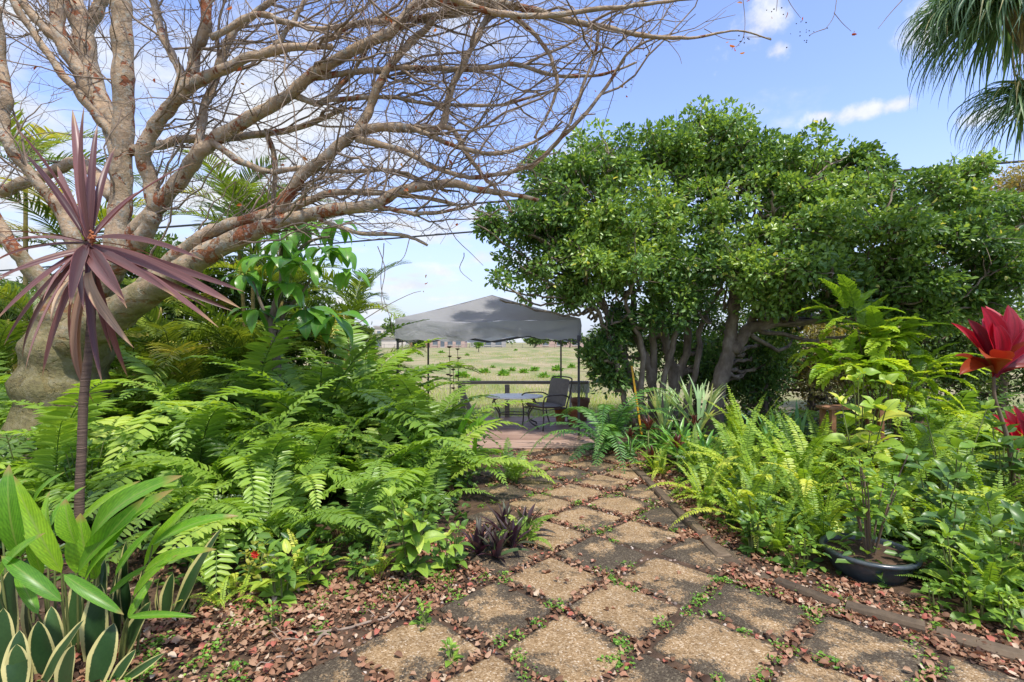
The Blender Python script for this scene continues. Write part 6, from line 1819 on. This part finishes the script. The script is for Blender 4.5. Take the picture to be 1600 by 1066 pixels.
for (x, y, h, ls, me, lab) in ((-3.75, 4.35, .75, .17, BROADD, 'dark leaved shrub at the foot of the cordyline stem'), (-4.5, 4.6, .8, .15, BROADD, 'dark leaved shrub at the left edge by the trunk'), (-3.2, 3.9, .5, .13, BROADD, 'leafy plant behind the lance leaf clump'), (-3.9, 3.7, .55, .14, BROADD, 'dark leafy plant at the left edge behind lance leaves')):
    broad_plant('leafy_shrub', (x, y, 0), h, 8, 4, ls, me, lab, 'shrub', 'leafy shrubs left')
p = GP(355, 880); broad_plant('white_edged_plant', (p[0], p[1] + .25, 0), .36, 11, 5, .062, VARI, 'white edged ground plant among the ferns behind lance leaves', 'plant', None, .75)
p = GP(330, 880); broad_plant('white_edged_plant', (p[0] - .1, p[1] + .4, 0), .42, 8, 4, .062, VARI, 'second white edged plant further back under the fern fronds', 'plant', None, .7)
p = GP(395, 925); yl = broad_plant('yellow_leaf_plant', (p[0], p[1], 0), .24, 7, 3, .06, ROUND, 'yellow round leaved plant bearing one scarlet flower', 'plant', None, .5)
g = G(); fp = P(399, 866, p[1] - .05)
for k in range(7):
    a = k * .9
    scatter(g, leaf_tpl(.6, .2, .1), [fp - np.array(yl.location)], frames(np.array([[math.cos(a), -.4, math.sin(a)]]), np.array([[0, -1, .3]])), [.03], [rng.uniform(0, 1)])
g.obj('flower', M['red_flower'], yl)
for k, (px, py, lab) in enumerate(((748, 872, 'purple rosette plant furthest from the path edge'), (775, 880, 'purple rosette plant at the litter edge'), (800, 862, 'purple rosette plant touching the path slabs'), (788, 838, 'purple rosette plant behind its neighbours under the fern'), (820, 842, 'greenish purple rosette plant beside the tiny path fern'))):
    p = GP(px, py)
    rosette_plant('purple_rosette_plant', (p[0], p[1], .01), 20, .26, PURP, lab, 'plant', 'purple rosettes by the path', (10, 85))
sp2 = thing('yellow_shoot', (P(712, HY, 5.4)[0], 5.4, 0), 'yellow green strap leaved shoot rising from the left ferns', 'plant')
for (b_, t_, w) in (((712, 765), (720, 655), .55), ((716, 690), (772, 640), .7), ((716, 680), (790, 655), .55), ((712, 690), (745, 625), .7), ((665, 720), (672, 650), .8), ((716, 690), (760, 680), .7), ((742, 740), (752, 640), .5)):
    put_leaf(sp2, random.choice(GING), P(*b_, 5.35), P(*t_, 5.3), (rng.normal(0, .3), -.8, .6), w=w)
g = G(); tubes(g, catmull([np.array(sp2.location), P(712, 770, 5.38), P(714, 690, 5.35)], 12) - np.array(sp2.location), np.linspace(.012, .006, 12), 6); g.obj('stalk', M['stem'], sp2)

# dry flower stalks beside the rail
for k, (px, top, lab) in enumerate(((702, 543, 'tall dry flower stalk left of the rail'), (715, 546, 'second dry flower stalk next to the rail end'), (708, 578, 'short dry flower stalk between the two tall ones'))):
    Y = 10.6
    b = P(px, HY, Y) * np.array([1, 1, 0])
    t = thing('dry_flower_stalk', b, lab, 'dead stalk', 'dry flower stalks')
    zt = H - (top - HY) * Y / F
    g = G(); tubes(g, catmull([(0, 0, 0), (.02, 0, zt * .5), (.0, 0, zt)], 10), np.linspace(.012, .006, 10), 5); g.obj('stalk', M['dry_stalk'], t)
    for q in range(5):
        zz = zt * (1 - q * .13); xx = rng.normal(0, .05) * (q > 0)
        g = G(); lathe(g, [(.001, -.02), (.03, -.005), (.055, .012), (.03, .02), (.001, .022)], 9, (xx, rng.normal(0, .03) * (q > 0), zz)); g.obj('seed_head', M['dry_stalk'], t)

# mossy stone at the right
g = G(); n_ = 12
u, v = np.meshgrid(np.linspace(0, 2 * np.pi, 17)[:-1], np.linspace(0, np.pi, 9))
d_ = np.stack([np.sin(v) * np.cos(u), np.sin(v) * np.sin(u), np.cos(v)], -1).reshape(-1, 3)
V = d_ * np.array([.17, .13, .12]) * (1 + .12 * fbm3(d_, 2.2, 5))[:, None]
idx = np.arange(9 * 16).reshape(9, 16)
g.add(V, np.stack([idx[:-1], idx[1:], np.roll(idx, -1, 1)[1:], np.roll(idx, -1, 1)[:-1]], -1).reshape(-1, 4))
o = g.obj('mossy_stone', M['rock']); o.location = (3.42, 3.18, .06); tag(o, 'pale mossy stone at the right edge among leaves', 'stone')

# ------------------------------------------------------------------ grass and weeds of the field
bl = blade(1.0, .035, 3, 82, 60, .3, cols=(-1, 1))
g = G(); n = 9000
x = rng.uniform(-4.5, 4.2, n); y = 10.35 + (rng.random(n) ** 1.6) * 7
m_ = fbm3(np.stack([x, y, 0 * x], -1), 1.4, 3) + rng.normal(0, .5, n) > -1.0 + (y - 12) * .25
x, y = x[m_], y[m_]
k = len(x)
a = rng.uniform(0, 6.28, k); fr = np.stack([np.stack([np.cos(a), np.sin(a), 0 * a], -1), np.stack([-np.sin(a), np.cos(a), 0 * a], -1), np.tile([0, 0, 1.0], (k, 1))], -1)
scatter(g, bl, np.stack([x, y, 0 * x], -1), fr, rng.uniform(.10, .24, k), np.clip(rng.normal(.45, .22, k), 0, 1))
tag(g.obj('grass', M['lush']), 'bright green grass strip just behind the deck rail', 'grass', kind='stuff')
g = G(); n = 26000
y = 12 + 70 * rng.random(n) ** 1.5; x = (rng.uniform(480, 980, n) - CX) * y / F
m_ = fbm3(np.stack([x, y * .6, 0 * x], -1), .55, 8) + rng.normal(0, .4, n) > -.1
x, y = x[m_], y[m_]; k = len(x)
a = rng.uniform(0, 6.28, k); fr = np.stack([np.stack([np.cos(a), np.sin(a), 0 * a], -1), np.stack([-np.sin(a), np.cos(a), 0 * a], -1), np.tile([0, 0, 1.0], (k, 1))], -1)
scatter(g, blade(1.0, .07, 2, 70, 70, .3, cols=(-1, 1)), np.stack([x, y, 0 * x], -1), fr, rng.uniform(.08, .2, k) * (1 + y / 60), np.clip(rng.normal(.86, .18, k), .1, 1))
tag(g.obj('dry_grass', M['grass']), 'dry straw coloured grass across the field', 'grass', kind='stuff')


def weed_clump_mesh(seed):
    g = G(); n = 70
    d = rnd_dirs(n, .1, 1)
    scatter(g, leaf_tpl(.4, .2, .3), d * np.array([.16, .16, .1]) * rng.uniform(.3, 1, (n, 1)) , frames(d + rng.normal(0, .3, (n, 3)), rnd_dirs(n, .2, 1)), rng.uniform(.13, .26, n), rng.uniform(.25, .75, n))
    return g.mesh('weed_clump', M['clover'])


WC = [weed_clump_mesh(i) for i in range(4)]
for k, (px, py, s) in enumerate(((757, 583, 1.1), (785, 587, 1.2), (800, 580, .9), (818, 583, 1.0), (835, 580, 1.1), (872, 580, 1.3), (770, 575, .7), (806, 548, 1.6), (690, 552, 1.8), (655, 553, 1.4), (730, 556, 1.2), (722, 590, 1.3), (850, 590, 1.0), (600, 560, 1.3), (870, 596, 1.0), (742, 600, 1.0), (640, 565, 1.3), (892, 575, 1.0), (715, 575, 1.0), (925, 590, .9))):
    p = GP(px, py)
    o = link('weed_clump', WC[k % 4], None, (p[0], p[1], 0), (0, 0, rng.uniform(0, 6)), s)
    tag(o, 'bright green weed tuft dotting the dry field beyond the deck', 'weed', 'weed tufts in the field')

# ------------------------------------------------------------------ leaf litter, pebbles and clover on the ground
def bed_mask(x, y):
    """True where the ground shows between the beds"""
    left = x > np.interp(y, [1.5, 2.4, 2.9, 3.2, 3.6, 4.0, 4.6, 5.5, 7.3], [-2.6, -2.35, -2.1, -1.45, -1.0, -.4, -.3, -.25, -.2])
    right = x < np.interp(y, [1.5, 2.1, 2.5, 2.9, 3.4, 4.5, 6, 7.3], [3.9, 3.9, 3.3, 2.6, 2.1, 2.0, 2.0, 1.9])
    return left & right


def litter(n):
    y = 2.05 + 5.25 * rng.random(n) ** 1.35
    lo = np.interp(y, [2.05, 2.4, 2.9, 3.2, 3.6, 4.0, 7.3], [-2.7, -2.4, -2.2, -1.6, -1.1, -.45, -.3])
    hi = np.interp(y, [2.05, 2.5, 2.9, 3.4, 7.3], [3.9, 3.3, 2.6, 2.1, 2.0])
    x = lo + (hi - lo) * rng.random(n)
    k = bed_mask(x, y) & ~on_tile(x, y, -.012)
    dens = fbm3(np.stack([x, y, 0 * x], -1), 2.2, 12)
    k &= dens + rng.normal(0, .7, n) > -1.0 + 1.15 * ((x > -.45) & (x < 1.45) & (y < 5.2))
    return x[k], y[k]


LP = lambda x: np.sin(np.pi * np.clip(x, 0, 1) ** .85) ** .75
g = G()
for tp, n, s0, s1 in ((blade(1, .56, 4, 12, 30, .3, LP, .6), 15000, .034, .042), (leaf_tpl(.6, .2, .2), 26000, .020, .036), (leaf_tpl(.5, -.15, -.2), 22000, .022, .034), (blade(1, .60, 4, 30, 75, .6, LP, .4), 9000, .028, .040)):
    x, y = litter(n)
    dr = walk(EDGE, .004)
    dr = dr[rng.choice(len(dr), 700)] + rng.normal(0, .07, (700, 2)) + np.array([-.06, -.06])
    dr = dr[~on_tile(dr[:, 0], dr[:, 1], -.03)]
    x, y = np.concatenate([x, dr[:, 0]]), np.concatenate([y, dr[:, 1]])
    k = len(x)
    d = rnd_dirs(k, -.35, .35); nn = np.array([0, 0, 1.0]) + rng.normal(0, .38, (k, 3))
    nn[rng.random(k) < .35] *= np.array([1, 1, -1])
    t = np.clip(rng.normal(.46, .27, k), 0, .86); t[rng.random(k) < .05] = .91; t[rng.random(k) < .05] = 1.0
    scatter(g, tp, np.stack([x, y, rng.uniform(.018, .05, k)], -1), frames(d, nn), (s0 + s1 * rng.random(k) ** 1.5) * .88, t)
# thinner litter over the open soil to either side
for x0, x1, n in ((-6.5, -2.2, 3200), (2.6, 6.5, 2600)):
    x, y = rng.uniform(x0, x1, n), rng.uniform(.6, 3.7, n)
    k_ = ~bed_mask(x, y); x, y = x[k_], y[k_]; k = len(x)
    scatter(g, leaf_tpl(.6, .2, .2), np.stack([x, y, rng.uniform(.02, .045, k)], -1), frames(rnd_dirs(k, -.35, .35), np.array([0, 0, 1.0]) + rng.normal(0, .38, (k, 3))), .022 + .036 * rng.random(k) ** 1.5, np.clip(rng.normal(.46, .27, k), 0, .86))
tag(g.obj('leaf_litter', M['litter']), 'brown and red fallen leaves carpeting the path joints and borders', 'leaves', kind='stuff')
# single leaves lying on the slabs
LM = []
for k in range(4):
    g = G(); V, q, t_, uv = leaf_tpl(.55 + .05 * k, .5, .3 - .15 * k); g.add(V, q, t_, [.55, .3, .75, .95][k], uv); LM.append(g.mesh('fallen_leaf', M['litter']))
for (px, py, k) in ((728, 948, 2), (718, 966, 2), (868, 904, 3), (846, 893, 0), (882, 907, 1), (955, 950, 0), (931, 877, 3), (1063, 893, 0), (994, 897, 1), (1030, 905, 0), (1193, 1063, 2), (1095, 1058, 1), (615, 1022, 1), (640, 1055, 2), (862, 893, 1), (1325, 930, 3), (905, 810, 3), (952, 954, 1), (910, 868, 3), (1470, 1010, 0), (1410, 1045, 2)):
    p = GP(px, py, .045)
    o = link('fallen_leaf', LM[k], None, (p[0], p[1], .044), (rng.normal(0, .2), rng.normal(0, .2), rng.uniform(0, 6.28)), rng.uniform(.035, .055))
    tag(o, 'single dry leaf lying on the bare top of a slab', 'leaf', 'single leaves on the slabs')
# pebbles in the joints
g = G(); n = 5200
y = 2.1 + 5 * rng.random(n) ** 1.3; x = rng.uniform(-.9, 2.0, n)
k_ = bed_mask(x, y) & ~on_tile(x, y, .0) & (fbm3(np.stack([x, y, 0 * x], -1), 3.0, 31) + rng.normal(0, .5, n) > .1)
x, y = x[k_], y[k_]; k = len(x)
t = (1 + 5 ** .5) / 2
ico = nrm(np.array([[-1, t, 0], [1, t, 0], [-1, -t, 0], [1, -t, 0], [0, -1, t], [0, 1, t], [0, -1, -t], [0, 1, -t], [t, 0, -1], [t, 0, 1], [-t, 0, -1], [-t, 0, 1]]))
icf = np.array([[0, 11, 5], [0, 5, 1], [0, 1, 7], [0, 7, 10], [0, 10, 11], [1, 5, 9], [5, 11, 4], [11, 10, 2], [10, 7, 6], [7, 1, 8], [3, 9, 4], [3, 4, 2], [3, 2, 6], [3, 6, 8], [3, 8, 9], [4, 9, 5], [2, 4, 11], [6, 2, 10], [8, 6, 7], [9, 8, 1]])
s = rng.uniform(.005, .016, k)
scatter(g, (ico, np.zeros((0, 4), int), icf, np.zeros((12, 2))), np.stack([x, y, .02 + s * .4], -1), frames(rnd_dirs(k), rnd_dirs(k)), np.stack([s, s * rng.uniform(.6, 1, k), s * rng.uniform(.5, .8, k)], -1), rng.uniform(0, 1, k))
tag(g.obj('pebbles', M['pebble']), 'small river pebbles scattered in the joints between slabs', 'pebbles', kind='stuff')
# clover in the joints
g = G(); nc = 1100
y = 2.1 + 5 * rng.random(nc) ** 1.2; x = rng.uniform(-2.2, 2.8, nc)
k_ = bed_mask(x, y) & ~on_tile(x, y, -.015) & (fbm3(np.stack([x, y, 0 * x], -1), 2.6, 77) + rng.normal(0, .4, nc) > -.3)
cx_, cy_ = x[k_], y[k_]
for tp, per in ((leaf_tpl(.75, .2, .1), 24), (leaf_tpl(.35, .3, .3), 10)):
    m = len(cx_) * per
    i = np.repeat(np.arange(len(cx_)), per)
    rr = .055 * np.sqrt(rng.random(m)) * rng.uniform(.5, 1.4, len(cx_))[i]; a = rng.uniform(0, 6.28, m)
    d = rnd_dirs(m, -.2, .55)
    scatter(g, tp, np.stack([cx_[i] + rr * np.cos(a), cy_[i] + rr * np.sin(a), rng.uniform(.025, .05, m)], -1), frames(d, np.array([0, 0, 1.0]) + rng.normal(0, .35, (m, 3))), rng.uniform(.010, .024, m), np.clip(rng.normal(.5, .22, m), 0, 1))
tag(g.obj('clover_weeds', M['clover']), 'tiny green clover sprouting in the joints between slabs', 'weeds', kind='stuff')

# low ground cover filling the beds
for nm, lab, poly, n, seed in (('left_undergrowth', 'low dark ground cover under the left ferns', 0, 15000, 5), ('right_undergrowth', 'low green ground cover under the right bed plants', 1, 15000, 6)):
    g = G()
    y = 3.2 + 6.2 * rng.random(n) ** 1.2
    x = rng.uniform(-7.5, 0.2, n) if poly == 0 else rng.uniform(1.5, 7.5, n)
    if poly == 0:
        k_ = (x < np.interp(y, [3.0, 3.2, 3.6, 4.0, 4.6, 5.5, 7.2], [-1.9, -1.55, -1.05, -.5, -.4, -.35, -.35])) & ((y < 7.2) | (x < -2.0))
    else:
        k_ = x > np.interp(y, [2.4, 2.9, 3.4, 4.5, 6, 7.3, 9], [3.2, 2.5, 2.0, 1.95, 1.95, 1.9, 1.9])
    k_ &= fbm3(np.stack([x, y, 0 * x], -1), 2.0, seed) + rng.normal(0, .5, n) > -.55
    x, y = x[k_], y[k_]; k = len(x)
    d = rnd_dirs(k, -.3, .7)
    scatter(g, leaf_tpl(.5, .25, .25), np.stack([x, y, rng.random(k) ** 1.4 * .30], -1), frames(d, np.array([0, -.2, 1.0]) + rng.normal(0, .4, (k, 3))), rng.uniform(.05, .13, k), np.clip(rng.normal(.4, .22, k), 0, 1))
    tag(g.obj('undergrowth', M['broad_dark']), lab, 'ground cover', kind='stuff')

# fallen branch in the litter
fb = thing('fallen_branch', tuple(GP(560, 985)), 'thin grey fallen branch lying on the leaf litter at left', 'branch')
fo = np.array(fb.location)
for L, r0 in (([(490, 1010), (515, 985), (560, 978), (600, 965), (625, 945), (642, 925)], .009), ([(515, 988), (470, 990), (440, 986), (425, 980)], .006), ([(515, 992), (450, 1000), (420, 985)], .005), ([(600, 968), (575, 955), (560, 950)], .004), ([(470, 1015), (430, 1030), (400, 1040)], .006)):
    pts = np.array([GP(a, b, .045) for a, b in L])
    g = G(); tubes(g, catmull(pts, 18) - fo + np.stack([0 * np.arange(18), 0 * np.arange(18), .008 * np.sin(np.arange(18))], -1), np.linspace(r0, r0 * .5, 18), 6); g.obj('stick', M['twig'], fb)
